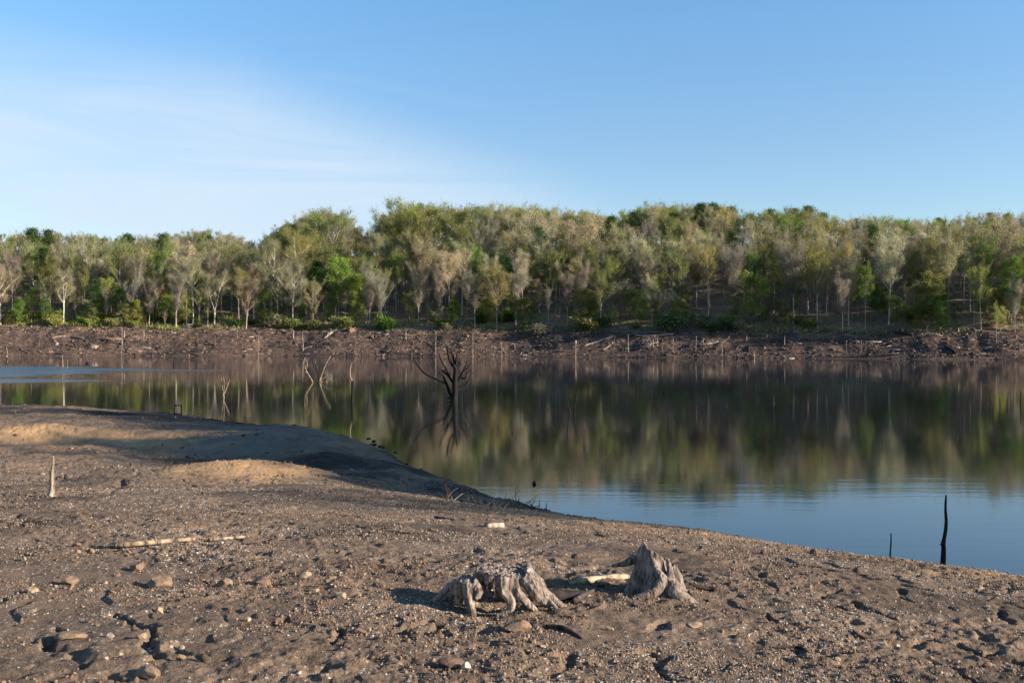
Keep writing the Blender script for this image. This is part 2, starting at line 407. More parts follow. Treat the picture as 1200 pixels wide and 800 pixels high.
# ------------------------------------------------------------------ far shore
def far_shore(x): return np.interp(x, [-320, -200, -120, -60, 0, 60, 100, 200, 320], [232, 238, 242, 245, 234, 210, 192, 178, 170])
def bank_h(x): return np.interp(x, [-200, -120, -40, 40, 100, 200], [7.4, 7.2, 6.5, 5.9, 5.3, 5.0])
def far_slope(x): return np.interp(x, [-320, -120, -70, -25, 20, 320], [.21, .21, .22, .25, .28, .27])
def hill_z(x, y):
    x = np.asarray(x, float); y = np.asarray(y, float)
    s = y-far_shore(x)+2.2*vn2(x*.09, y*.02, 5)+.8*vn2(x*.4, y*.1, 6)
    b = bank_h(x)
    t = np.clip(s/13.0, 0, 1)
    z = np.where(s < 0, s*.2, b*(t*.75+.25*t*t*(3-2*t)))
    s2 = np.maximum(s-13, 0)
    z = z+far_slope(x)*105*np.tanh(s2/105)
    on = sstep(s, 1, 5)
    z = z+sstep(s, 55, 125)*np.interp(x, [-60, 40], [9.0, 6.5])
    z = z+on*(.5*fbm(x, y, 6, 3, 81)+.35*fbm(x, y, 1.8, 2, 82))
    z = z+sstep(s, 25, 60)*3.0*fbm(x, y, 45, 2, 83)
    return z

def march(px, py, zfun, t0, t1, n=4000, water=False):
    u = (px-600)/F; v = -(py-YH)/F
    t = np.linspace(t0, t1, n) if t1 < 100 else np.geomspace(t0, t1, n)
    g = zfun(u*t, t)
    if water: g = np.maximum(g, 0)
    k = np.argmax(H+v*t <= g)
    if not (H+v*t <= g).any(): k = n-1
    return u*t[k], t[k], float(g[k])

def gpt(px, py): return march(px, py, lambda a, b: ground_z(a, b, False), 3.5, 70)
def hpt(px, py): return march(px, py, hill_z, 150, 420)
def wpt(px, py):
    t = H*F/(py-YH); return ((px-600)/F*t, t, 0.0)

for pts, dep, wid in [
    ([(25, 603), (22, 613), (30, 618), (25, 628)], .06, .07),
    ([(40, 718), (60, 733), (68, 745), (60, 758), (92, 768), (108, 782)], .085, .065),
    ([(135, 720), (150, 730), (172, 743), (186, 757), (178, 768)], .08, .07),
    ([(215, 765), (228, 775), (255, 772)], .06, .06),
    ([(112, 797), (160, 800)], .07, .06), ([(245, 752), (262, 756)], .05, .06),
    ([(335, 728), (380, 738), (405, 745), (400, 762), (392, 775), (372, 795)], .08, .06),
    ([(330, 745), (345, 752)], .05, .05), ([(470, 742), (495, 728), (515, 732), (510, 750)], .08, .06),
    ([(455, 715), (470, 717)], .05, .05), ([(715, 755), (735, 745), (790, 733)], .05, .05),
    ([(765, 765), (772, 780), (800, 800)], .05, .06), ([(640, 770), (655, 775), (640, 795)], .05, .06),
    ([(902, 722), (915, 735), (930, 742)], .09, .07), ([(1005, 708), (1022, 718), (1030, 722)], .08, .07),
    ([(1012, 730), (1030, 738), (1050, 746)], .08, .06), ([(1138, 738), (1150, 750)], .08, .07),
    ([(1165, 712), (1170, 730)], .08, .07), ([(1125, 755), (1150, 766), (1200, 778)], .07, .06),
    ([(1090, 780), (1120, 790), (1160, 805)], .07, .06), ([(1158, 766), (1200, 755)], .06, .06),
    ([(1045, 690), (1075, 708)], .06, .06), ([(905, 760), (940, 758), (952, 768)], .04, .05),
    ([(1060, 760), (1072, 752)], .05, .06), ([(1010, 775), (1025, 772)], .05, .06),
    ([(120, 582), (140, 566), (170, 553), (205, 541)], .07, .09), ([(215, 562), (275, 576)], .06, .06),
    ([(80, 578), (100, 572)], .05, .06), ([(40, 632), (52, 640)], .05, .06), ([(0, 588), (14, 586)], .05, .06),
    ([(690, 680), (720, 700)], .04, .06), ([(885, 655), (900, 690)], .05, .08), ([(960, 700), (975, 690)], .06, .06),
    ([(640, 690), (700, 705)], .05, .10), ([(1085, 726), (1100, 735)], .06, .06), ([(860, 745), (880, 742)], .04, .05),
]:
    RUTS.append(([gpt(*p)[:2] for p in pts], dep, wid))
A0 = gpt(580, 716); B0 = gpt(772, 700)
PITS.append((A0[0]-.05, A0[1]+.12, .30, .06)); PITS.append((B0[0]-.2, B0[1]+.02, .2, .03))

def build_ground():
    k = 1.0
    ts = np.concatenate([np.linspace(-2.6, -.62, 150, endpoint=False), np.linspace(-.62, .60, 1300), np.linspace(.60, 1.4, 90)[1:]])
    ys = np.concatenate([np.linspace(-14, 4.3, 60, endpoint=False), np.geomspace(4.3, 62, 1050)])
    T, Y = np.meshgrid(ts, ys)
    X = T*np.maximum(Y, 4.3)*1.0 + np.where(Y < 4.3, 0, 0)
    X = np.where(Y < 4.3, T*4.3*(1+(4.3-Y)*.12), X)
    Z = ground_z(X.ravel(), Y.ravel()).reshape(X.shape)
    nr, nc = X.shape
    v = np.stack([X.ravel(), Y.ravel(), Z.ravel()], 1)
    i = (np.arange(nr-1)[:, None]*nc+np.arange(nc-1)[None]).ravel()
    f = np.stack([i, i+1, i+nc+1, i+nc], 1)
    x, y = v[:, 0], v[:, 1]
    sandy = np.clip(1.2*np.exp(-(((x+5.0)/1.8)**2+((y-20.6)/1.2)**2)), 0, 1)
    gd, gt = seg_dist(x, y, [(-9.5, 30.5), (-13, 32.3), (-17, 32.4), (-26, 32)])
    sandy = np.maximum(sandy, .9*np.exp(-(gd/1.3)**2))
    gd2, _ = seg_dist(x, y, [(-7.5, 24), (-10, 28), (-12.5, 29.2)])
    sandy = np.maximum(sandy, .4*np.exp(-(gd2/.7)**2))
    d = shore_dist(x, y)
    sandy = np.maximum(sandy, .55*sstep(d, 6.5, 3.5)*sstep(-y, -19, -15)*sstep(x, -1.5, .5))
    sandy = np.clip(sandy*1.25, 0, 1)*np.clip(.9+.9*fbm(x, y, .8, 4, 91), 0, 1)
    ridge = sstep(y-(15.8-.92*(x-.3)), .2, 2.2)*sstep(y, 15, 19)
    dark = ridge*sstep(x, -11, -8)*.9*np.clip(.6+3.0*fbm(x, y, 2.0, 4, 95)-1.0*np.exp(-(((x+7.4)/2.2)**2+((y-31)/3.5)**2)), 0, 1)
    dark = np.maximum(dark, .92*sstep(y, 36.5, 41)*np.clip(.75+1.5*fbm(x, y*2, 2.5, 3, 97), 0, 1))  # far terrace strip: its shade is painted in as dark ground colour
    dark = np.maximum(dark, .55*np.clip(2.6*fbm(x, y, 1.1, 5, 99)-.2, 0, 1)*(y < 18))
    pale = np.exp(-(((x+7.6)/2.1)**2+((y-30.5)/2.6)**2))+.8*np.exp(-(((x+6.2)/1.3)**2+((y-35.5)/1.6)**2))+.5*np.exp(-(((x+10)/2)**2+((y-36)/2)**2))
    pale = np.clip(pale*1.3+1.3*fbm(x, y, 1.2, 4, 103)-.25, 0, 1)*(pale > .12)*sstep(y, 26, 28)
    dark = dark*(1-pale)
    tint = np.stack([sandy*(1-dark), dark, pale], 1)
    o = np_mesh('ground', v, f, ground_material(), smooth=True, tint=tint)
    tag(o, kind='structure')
    return o
build_ground()

def build_hill():
    xs = np.concatenate([np.linspace(-420, -170, 60, endpoint=False), np.linspace(-170, 170, 800), np.linspace(170, 420, 60)[1:]])
    ss = np.concatenate([np.linspace(-30, -1, 12, endpoint=False), np.linspace(-1, 18, 110, endpoint=False), np.linspace(18, 130, 110, endpoint=False), np.linspace(130, 700, 30)])
    X, S = np.meshgrid(xs, ss); Y = far_shore(X)+S
    Z = hill_z(X.ravel(), Y.ravel()).reshape(X.shape)
    nr, nc = X.shape; v = np.stack([X.ravel(), Y.ravel(), Z.ravel()], 1)
    i = (np.arange(nr-1)[:, None]*nc+np.arange(nc-1)[None]).ravel()
    f = np.stack([i, i+1, i+nc+1, i+nc], 1)
    s = S.ravel()+2.5*vn2(v[:, 0]*.12, v[:, 1]*.05, 15)
    wood = sstep(s, 13, 18); rim = np.exp(-((s-12.6)/1.5)**2)*.7*np.clip(.6+vn2(v[:, 0]*.2, v[:, 1]*.2, 16)*2, 0, 1)
    o = np_mesh('hillside', v, f, hill_material(), smooth=True, tint=np.stack([wood, rim, wood*0], 1))
    tag(o, kind='structure')
build_hill()

wv = [(-420, -60, 0), (420, -60, 0), (420, 260, 0), (-420, 260, 0)]
tag(np_mesh('water', wv, np.array([[0, 1, 2, 3]]), water_material()), kind='structure')

# land on the right, out of the photograph, that carries the trees whose shadow lies over the spit
gx, gy = np.meshgrid(np.linspace(22, 110, 60), np.linspace(-50, 60, 70))
gz = -.6+2.6*sstep(np.hypot((gx-70)/1.15, (gy-2)), 46, 26)+.25*fbm(gx, gy, 5, 3, 8)
ii = (np.arange(69)[:, None]*60+np.arange(59)[None]).ravel()
tag(np_mesh('opposite_shore', np.stack([gx.ravel(), gy.ravel(), gz.ravel()], 1), np.stack([ii, ii+1, ii+61, ii+60], 1), bpy.data.materials['dried_lake_mud'], smooth=True,
            tint=np.zeros((gx.size, 3))), kind='structure')

# ------------------------------------------------------------------ trees
def grow(rng, Hh, cb, rx, nl, shape='oval', r0=.17, fork=0, up=(35, 62), sub=4, wob=.25):
    """trunk + limbs as tubes; returns MB and the list of twig points (pos, dir, weight)"""
    mb = MB(); tips = []
    def trunk(base, top, r, n=9, w=wob):
        pts = []; ph = rng.uniform(0, 6.28)
        for i in range(n):
            t = i/(n-1); p = base.lerp(top, t)
            p += Vector((math.sin(ph+t*4.1), math.cos(ph*1.7+t*3.3), 0))*w*t*(1-.35*t)
            pts.append(p)
        rad = [r*(1-.86*(i/(n-1))**.9) for i in range(n)]
        rad[0] *= 1.35
        mb.tube(pts, rad, 6, cap=False); return pts
    mains = []
    if fork:
        zf = Hh*rng.uniform(.22, .38); base = Vector((0, 0, -.3))
        mid = Vector((rng.uniform(-.3, .3), rng.uniform(-.3, .3), zf)); mb.tube([base, base.lerp(mid, .5), mid], [r0*1.3, r0, r0*.9], 6, cap=False)
        a0 = rng.uniform(0, 6.28)
        for k in range(fork):
            a = a0+k*6.28/fork+rng.uniform(-.4, .4); o = Hh*rng.uniform(.10, .2)
            mains.append((trunk(mid, Vector((mid.x+math.cos(a)*o, mid.y+math.sin(a)*o, Hh*rng.uniform(.85, .96))), r0*.72), Hh-zf, zf))
    else:
        mains.append((trunk(Vector((0, 0, -.3)), Vector((rng.uniform(-.5, .5), rng.uniform(-.5, .5), Hh*.95)), r0), Hh, 0))
    for tp, hh, zb in mains:
        n = nl if not fork else max(5, int(nl*1.25/fork))
        ang = rng.uniform(0, 6.28)
        for i in range(n):
            z = Hh*cb+(Hh*.95-Hh*cb)*((i+rng.random()*.8)/n)
            t = min(max((z-tp[0].z)/(tp[-1].z-tp[0].z+1e-6), 0), .999)
            k = t*(len(tp)-1); p0 = tp[int(k)].lerp(tp[int(k)+1], k-int(k))
            tt = (z-Hh*cb)/(Hh-Hh*cb)
            if shape == 'oval': env = math.sin(math.pi*min(1, .18+.80*tt))**.7
            elif shape == 'round': env = math.sqrt(max(.05, 1-(2*tt-.75)**2/1.6))
            elif shape == 'cone': env = 1.02-.93*tt
            elif shape == 'fan': env = .35+.75*tt*(1.35-tt)*2
            else: env = .6+.4*math.sin(math.pi*tt)
            ln = rx*env*rng.uniform(.55, 1.28)
            ang += 2.4+rng.uniform(-.5, .5)
            el = R(rng.uniform(*up)) if shape != 'cone' else R(rng.uniform(-8, 22))
            if fork: ln *= .75
            d = Vector((math.cos(ang)*math.cos(el), math.sin(ang)*math.cos(el), math.sin(el)))
            pts = [p0]; q = p0.copy(); dd = d.copy(); steps = 4
            for s_ in range(steps):
                dd = (dd+Vector((rng.uniform(-.25, .25), rng.uniform(-.25, .25), rng.uniform(-.08, .25)))).normalized()
                q = q+dd*ln/math.cos(el)*.9/steps; pts.append(q.copy())
            lr = r0*.5*(1-.5*tt)
            mb.tube(pts, [lr, lr*.75, lr*.5, lr*.32, lr*.15], 4, cap=False)
            tips.append((pts[-1], dd, .8)); tips.append((pts[-2], dd, .6))
            for s_ in range(sub):
                k = rng.uniform(1.0, steps-.05); b = pts[int(k)].lerp(pts[int(k)+1], k-int(k))
                d2 = (dd+Vector((rng.uniform(-1, 1), rng.uniform(-1, 1), rng.uniform(-.35, .8)))).normalized()
                l2 = ln*rng.uniform(.28, .5); e1 = b+d2*l2*.55+Vector((0, 0, rng.uniform(-.05, .1)))*l2; e2 = e1+(d2+Vector((0, 0, .3))).normalized()*l2*.5
                mb.tube([b, e1, e2], [lr*.5, lr*.34, lr*.15], 3, cap=False)
                tips.append((e1, d2, .8)); tips.append((e2, d2, 1.0))
    return mb, tips

def leaves(rng, tips, n, size, spread, flat=.75, seed=0):
    g = np.random.default_rng(seed)
    P = np.array([tuple(t[0]) for t in tips]); W = np.array([t[2] for t in tips])*g.uniform(.25, 1.6, len(tips)); W /= W.sum()
    k = g.choice(len(P), n, p=W); c = P[k]+g.normal(0, 1, (n, 3))*np.array([spread, spread, spread*flat])
    a = g.normal(size=(n, 3)); a /= np.linalg.norm(a, axis=1)[:, None]
    b = g.normal(size=(n, 3)); b -= a*(a*b).sum(1)[:, None]; b /= np.linalg.norm(b, axis=1)[:, None]
    s = g.uniform(size[0], size[1], n)[:, None]; s2 = s*g.uniform(.45, .8, (n, 1)); nn = np.cross(a, b)
    v = np.stack([c-a*s, c+b*s2+nn*s*.2, c+a*s, c-b*s2+nn*s*.2], 1).reshape(-1, 3)
    f = np.arange(n*4, dtype=np.int32).reshape(n, 4)
    return v, f

def twigs(rng, tips, n, ln, w, seed=0, spread=.35):
    g = np.random.default_rng(seed)
    P = np.array([tuple(t[0]) for t in tips]); D = np.array([tuple(t[1]) for t in tips])
    k = g.choice(len(P), n); c = P[k]+g.normal(0, spread, (n, 3))
    d = D[k]+g.normal(0, .55, (n, 3))+np.array([0, 0, .45]); d /= np.linalg.norm(d, axis=1)[:, None]
    l = g.uniform(ln[0], ln[1], n)[:, None]; b = np.cross(d, g.normal(size=(n, 3))); b /= np.linalg.norm(b, axis=1)[:, None]
    ww = g.uniform(w[0], w[1], (n, 1))
    e = c+d*l
    v = np.stack([c-b*ww, c+b*ww, e+b*ww*.4, e-b*ww*.4], 1).reshape(-1, 3)
    return v, np.arange(n*4, dtype=np.int32).reshape(n, 4)

def pine(rng, Hh, cb, rx, seed):
    mb = MB(); tips = []
    tr = [Vector((.12*math.sin(i*1.1+seed), .12*math.cos(i*1.3+seed), -.3+(Hh+.3)*i/8)) for i in range(9)]
    mb.tube(tr, [.2*(1-.9*i/8)+.01 for i in range(9)], 6, cap=False)
    z = Hh*cb
    while z < Hh*.98:
        tt = (z-Hh*cb)/(Hh-Hh*cb)
        for k in range(rng.randint(4, 6)):
            a = rng.uniform(0, 6.28); ln = rx*(1.0-.85*tt)*rng.uniform(.6, 1.15)
            p0 = Vector((0, 0, z)); p1 = p0+Vector((math.cos(a)*ln*.6, math.sin(a)*ln*.6, ln*.12)); p2 = p0+Vector((math.cos(a)*ln, math.sin(a)*ln, ln*.30))
            mb.tube([p0, p1, p2], [.05, .035, .012], 3, cap=False)
            d = (p2-p1).normalized()
            tips += [(p1, d, .8), (p0.lerp(p1, .6), d, .4), (p2, d, 1.0), (p1.lerp(p2, .5), d, 1.0)]
        z += rng.uniform(.55, .95)
    return mb, tips

def merge(*vf):
    vs = []; fs = []; o = 0
    for v, f in vf: vs.append(v); fs.append(f+o); o += len(v)
    return np.concatenate(vs), np.concatenate(fs)

PROTO = {}
def proto(kind, Hh, mb, crown):
    tr = mb.build('trunk', M_bark, None, smooth=True, link=False)
    cr = np_mesh('crown', crown[0], crown[1], M_leaf, link=False)
    top = float(np.quantile(crown[0][:, 2], .995))
    PROTO.setdefault(kind, []).append((tr.data, cr.data, top, mb, crown))

for i in range(4):     # broad spreading oaks coming into leaf
    g = random.Random(100+i); mb, tp = grow(g, 18, .34, 4.7+.5*i, 21, 'round', .24, fork=(0, 3, 2, 0)[i])
    proto('broad', 18, mb, merge(leaves(g, tp, 9000, (.06, .16), .38, .75, i), twigs(g, tp, 2600, (.4, 1.2), (.015, .03), i, .5)))
for i in range(4):     # tall slim woodland trees
    g = random.Random(200+i); mb, tp = grow(g, 18, .41, 2.9+.35*i, 18, 'round', .18, up=(38, 66))
    proto('slim', 18, mb, merge(leaves(g, tp, 5600, (.06, .15), .34, .8, 20+i), twigs(g, tp, 2400, (.4, 1.2), (.014, .028), 20+i, .45)))
for i in range(4):     # bare twiggy trees
    g = random.Random(300+i); mb, tp = grow(g, 18, .37, 3.3+.5*i, 21, ('fan', 'oval', 'fan', 'round')[i], .18, fork=(0, 0, 2, 0)[i], up=(54, 78), sub=5, wob=.35)
    proto('bare', 18, mb, merge(twigs(g, tp, 7000, (.5, 1.6), (.012, .026), 40+i, .45), leaves(g, tp, 1500, (.05, .11), .5, .8, 40+i)))
for i in range(3):     # pale-barked sycamores with long limbs
    g = random.Random(402+i); mb, tp = grow(g, 17, .36, 4.8, 13, 'round', .25, fork=(0, 2, 0)[i], up=(18, 52), sub=5, wob=.5)
    proto('pale', 17, mb, merge(twigs(g, tp, 4600, (.5, 1.4), (.012, .026), 60+i, .45), leaves(g, tp, 2600, (.05, .13), .6, .8, 60+i)))
for i in range(3):     # leafy young trees
    g = random.Random(500+i); mb, tp = grow(g, 11, .2, 2.9+.3*i, 17, 'oval', .11, up=(20, 50))
    proto('leafy', 11, mb, leaves(g, tp, 7500, (.07, .18), .48, .75, 80+i))
for i in range(3):
    g = random.Random(600+i); mb, tp = pine(g, 18, (.35, .2, .5)[i], 3.2, i)
    proto('pine', 18, mb, leaves(g, tp, 8000, (.07, .2), .5, .75, 100+i))
for i in range(3):     # bushes
    g = random.Random(700+i); mb = MB(); tp = []
    for k in range(11):
        a = g.uniform(0, 6.28); o = g.uniform(.4, 1.5); h = g.uniform(1.0, 2.4)*(1.15-.35*o/1.5)
        p = [Vector((math.cos(a)*.1, math.sin(a)*.1, -.2)), Vector((math.cos(a)*o*.5, math.sin(a)*o*.5, h*.55)), Vector((math.cos(a)*o, math.sin(a)*o, h))]
        mb.tube(p, [.035, .022, .008], 4, cap=False)
        d = (p[2]-p[1]).normalized(); tp += [(p[2], d, 1.0), (p[1], d, .8), (p[1].lerp(p[2], .5), d, 1.0), (p[0].lerp(p[1], .6), d, .6)]
    proto('bush', 2.4, mb, leaves(g, tp, 1500, (.08, .2), .33, .8, 120+i))

BARK = dict(broad=(.29, .255, .21), slim=(.38, .34, .285), bare=(.40, .36, .31), pale=(.55, .50, .42), leafy=(.16, .13, .10), pine=(.13, .10, .08), bush=(.13, .10, .08))
FIRST = {}
TREES = []
def jit(c, g, a=.18): 
    f = 1+g.uniform(-a, a); return tuple(max(.005, ch*f*(1+g.uniform(-.07, .07))) for ch in c)
def plant(kind, x, y, z, top_h, color, name, label, cat, group=None, rz=None, var=None, bark=None, wide=1.0):
    ps = PROTO[kind]; v = rnd.randrange(len(ps)) if var is None else var
    tr, cr, top, _, _ = ps[v]; s = top_h/top
    r = empty(name, (x, y, z-.1), rnd.uniform(0, 6.28) if rz is None else rz, s)
    r.scale = (s*wide, s*wide, s)
    for nm, me, c in (('trunk', tr, bark or jit(BARK[kind], rnd)), ('crown' if kind != 'bush' else 'foliage', cr, color)):
        o = bpy.data.objects.new(nm if kind != 'bush' or nm != 'trunk' else 'stem', me); col.objects.link(o); o.parent = r; o.color = (*c, 1)
    tag(r, label, cat, group)
    TREES.append((x, y, kind)); return r

SKX = [-400, 0, 40, 100, 160, 200, 240, 280, 305, 330, 370, 395, 412, 428, 436, 452, 480, 500, 540, 580, 640, 690, 710, 730, 765, 790, 815, 850, 870, 900, 945, 965, 980, 1000, 1060, 1100, 1150, 1200, 1600]
SKY = [272, 275, 270, 273, 276, 273, 268, 276, 280, 262, 246, 244, 256, 276, 266, 248, 235, 240, 241, 240, 241, 247, 253, 247, 239, 239, 238, 240, 248, 247, 243, 250, 256, 251, 255, 256, 250, 249, 248]
def sky_row(px): return float(np.interp(px, SKX, SKY))
def row_to_h(row, y, z): return H+(YH-row)*y/F-z

C = dict(tan=(0.292, 0.272, 0.160), olive=(0.215, 0.229, 0.083), grey=(0.259, 0.233, 0.185), yellow=(0.259, 0.288, 0.083), green=(0.141, 0.221, 0.051), bright=(.185, .265, .058),
         dark=(0.057, 0.103, 0.039), pale=(0.383, 0.358, 0.223), mauve=(0.237, 0.212, 0.167), gold=(0.264, 0.251, 0.094), silver=(0.408, 0.403, 0.262), deep=(0.083, 0.150, 0.043))

NOT = [  # px, base row, top row, kind, variant, colour, bark, wide, label
 (226, 379, 300, 'pale', 0, 'tan', None, 1.0, 'white barked sycamore just right of the bright green bush on the left shore'),
 (74, 379, 312, 'pale', 1, 'tan', None, .9, 'forked pale trunked tree leaning out at the far left of the wooded shore'),
 (55, 378, 325, 'pale', 2, 'tan', None, .7, 'slender white trunk beside the forked pale tree on the left shore'),
 (318, 375, 282, 'pale', 2, 'tan', None, 1.1, 'pale tree with long white limbs arching sideways above the left shore'),
 (353, 369, 266, 'pale', 0, 'gold', (.40, .36, .30), 1.2, 'large tan budding tree with spreading pale limbs left of the bright green tree'),
 (203, 381, 344, 'leafy', 0, 'bright', None, 1.5, 'rounded bright yellow green bushy tree beside pale boulders on the bank'),
 (399, 374, 300, 'leafy', 1, 'bright', None, 1.0, 'fresh bright green tree standing alone among grey trunks left of centre'),
 (418, 378, 318, 'leafy', 2, 'bright', None, .9, 'smaller fresh green tree touching the bright green tree left of centre'),
 (612, 374, 291, 'slim', 1, 'silver', (.4, .37, .3), 1.0, 'pale yellow budding tree near the middle with twin pale stems'),
 (515, 380, 303, 'bare', 0, 'grey', (.42, .38, .33), .8, 'bare silver grey tree with upswept branches left of the middle'),
 (548, 374, 306, 'bare', 1, 'grey', (.42, .38, .33), .75, 'thin bare grey tree beside a cream budded small tree'),
 (576, 366, 296, 'slim', 3, 'silver', None, .95, 'cream budded small round tree on the slope near the middle'),
 (665, 381, 306, 'bare', 2, 'mauve', (.36, .31, .26), .9, 'leafless brown twiggy tree at the bank right of the middle'),
 (735, 370, 326, 'slim', 2, 'yellow', None, 1.3, 'low olive yellow tree with several crowns right of the middle'),
 (772, 372, 318, 'slim', 0, 'yellow', None, 1.2, 'olive green tree with a flat round crown beside the low olive tree'),
 (752, 360, 276, 'slim', 1, 'silver', None, 1.0, 'tall whitish green budded tree rising above the low olive tree'),
 (860, 375, 278, 'bare', 2, 'mauve', (.36, .32, .28), 1.0, 'tall bare tree with two pale stems on the right of the wood'),
 (930, 380, 258, 'bare', 2, 'grey', (.33, .30, .27), 1.1, 'tall bare grey tree with a fan of upright branches on the right'),
 (958, 384, 292, 'slim', 3, 'olive', None, 1.1, 'full olive leafed tree just right of the tall bare fan shaped tree'),
 (883, 384, 318, 'leafy', 2, 'yellow', None, 1.1, 'lime green young tree at the bank right of the tall bare twin stems'),
 (1014, 386, 306, 'slim', 0, 'bright', None, .8, 'narrow lime green tree reaching up between darker trunks on the right'),
 (1042, 380, 270, 'slim', 2, 'silver', (.5, .46, .38), 1.2, 'tall straight white trunked tree with a pale rounded crown on the right'),
 (1090, 384, 318, 'leafy', 0, 'olive', None, 1.0, 'low dull green leafy tree at the bank on the right'),
 (1112, 376, 276, 'slim', 1, 'tan', (.3, .25, .2), 1.0, 'tan crowned tree with a reddish straight trunk towards the right end'),
 (1150, 386, 310, 'slim', 3, 'yellow', None, 1.0, 'yellow green tree near the right end of the shore'),
 (1168, 404, 352, 'slim', 2, 'yellow', (.5, .46, .38), .45, 'spindly lone sapling growing out on the bare bank at the right end'),
 (1185, 380, 300, 'leafy', 1, 'green', None, .8, 'fresh green tree at the extreme right end of the shore'),
 (112, 379, 327, 'pine', 1, 'dark', None, 1.2, 'dark evergreen standing low among grey trunks on the left shore'),
 (125, 380, 330, 'bare', 3, 'grey', (.5, .46, .38), .6, 'curved pale sapling in front of the dark evergreen on the left'),
 (655, 352, 300, 'leafy', 2, 'deep', None, 1.4, 'deep green full tree half hidden behind trunks right of the middle'),
 (378, 352, 244, 'broad', 1, 'olive', None, 1.3, 'tall broad olive tree whose crown stands clear of the skyline left of a gap'),
 (340, 350, 262, 'broad', 0, 'olive', None, 1.1, 'rounded olive tree on the skyline beside the broad tall crown'),
 (462, 350, 246, 'broad', 3, 'olive', None, 1.1, 'tall olive tree just right of the gap in the skyline'),
 (486, 348, 233, 'broad', 2, 'yellow', None, 1.2, 'highest olive yellow crown on the skyline left of the middle'),
 (540, 350, 240, 'broad', 0, 'olive', None, 1.2, 'wide olive crowned skyline tree beside the bare grey skyline tree'),
 (567, 350, 240, 'bare', 3, 'grey', None, .9, 'bare grey tree topping the skyline near the middle'),
 (612, 350, 241, 'broad', 1, 'pale', None, 1.1, 'pale cream crowned tree on the skyline near the middle'),
 (690, 352, 250, 'broad', 2, 'pale', None, 1.3, 'big pale grey green crown below the skyline right of the middle'),
]
for px, br, tr_, kind, var, c, bark, wide, lab in NOT:
    x, y, z = hpt(px, br)
    plant(kind, x, y, z, row_to_h(tr_, y, z), jit(C[c], rnd, .05), dict(pine='pine_tree', leafy='young_tree', pale='sycamore_tree').get(kind, 'tree'), lab, 'tree', None, var=var, bark=bark, wide=wide)

KIND_LABEL = dict(broad='broad crowned tree coming into leaf, one of the many in the far wood', slim='slim tree with thin spring foliage, one of the many in the far wood',
                  bare='bare twiggy tree, one of the many leafless ones in the far wood', pale='pale trunked tree, one of several repeated along the far wood',
                  leafy='small leafy green tree, one of the many under the far wood', pine='dark green pine rising from the far wood on the hill')
KIND_GROUP = dict(broad='broad crowned trees of the far wood', slim='slim budding trees of the far wood', bare='bare twiggy trees of the far wood', pale='pale trunked trees of the far wood',
                  leafy='leafy young trees of the far wood', pine='pines on the wooded hill')
def free(x, y, r): return all((x-a)**2+(y-b)**2 > r*r for a, b, _ in TREES)
count = 0; tries = 0
while count < 182 and tries < 30000:
    tries += 1
    s = 14+52*rnd.random()**1.25; px = rnd.uniform(-60, 1260)
    y = float(far_shore((px-600)/F*235))+s; x = (px-600)/F*y
    y = float(far_shore(x))+s
    if not free(x, y, 4.2): continue
    z = float(hill_z(x, y)); sk = sky_row(600+x/y*F)
    left = px < 300
    kind = rnd.choices(['broad', 'slim', 'bare', 'pale', 'leafy', 'pine'], [26, 34, 24, 4 if s > 30 else 7, 10 if s < 45 else 4, 4 if s > 20 else 2])[0]
    if kind == 'leafy': hgt = rnd.uniform(6, 11); c = rnd.choice(['green', 'yellow', 'deep', 'olive', 'green'])
    elif kind == 'pine': hgt = rnd.uniform(10, 17); c = 'dark'
    else:
        hgt = rnd.uniform(13, 19) if s > 24 else rnd.uniform(10.5, 18)
        c = rnd.choice({'broad': ['tan', 'olive', 'gold', 'pale', 'olive', 'tan'], 'slim': ['olive', 'tan', 'yellow', 'silver', 'olive', 'green', 'gold'], 'bare': ['grey', 'mauve', 'grey'], 'pale': ['tan', 'pale']}[kind])
        if left and c in ('silver', 'pale', 'yellow'): c = rnd.choice(['tan', 'olive', 'mauve'])
    hm = row_to_h(sk+rnd.uniform(3, 22), y, z); hgt = min(hgt, hm)
    if hgt < 4: continue
    plant(kind, x, y, z, hgt, jit(C[c], rnd), dict(pine='pine_tree', leafy='young_tree', pale='sycamore_tree').get(kind, 'tree'), KIND_LABEL[kind], 'tree', KIND_GROUP[kind]); count += 1
count = 0; tries = 0
while count < 48 and tries < 8000:
    tries += 1
    s = 14+13*rnd.random()**1.2; px = rnd.uniform(240, 1230) if rnd.random() < .85 else rnd.uniform(0, 240)
    y = float(far_shore((px-600)/F*235))+s; x = (px-600)/F*y; y = float(far_shore(x))+s
    if not free(x, y, 1.8): continue
    z = float(hill_z(x, y))
    plant('leafy', x, y, z, rnd.uniform(3.5, 8.5), jit(C[rnd.choice(['green', 'yellow', 'olive', 'olive', 'deep', 'yellow'])], rnd), 'sapling', 'green leafing sapling, one of many along the lower edge of the far wood', 'sapling', 'saplings along the edge of the far wood', wide=rnd.uniform(.8, 1.25)); count += 1
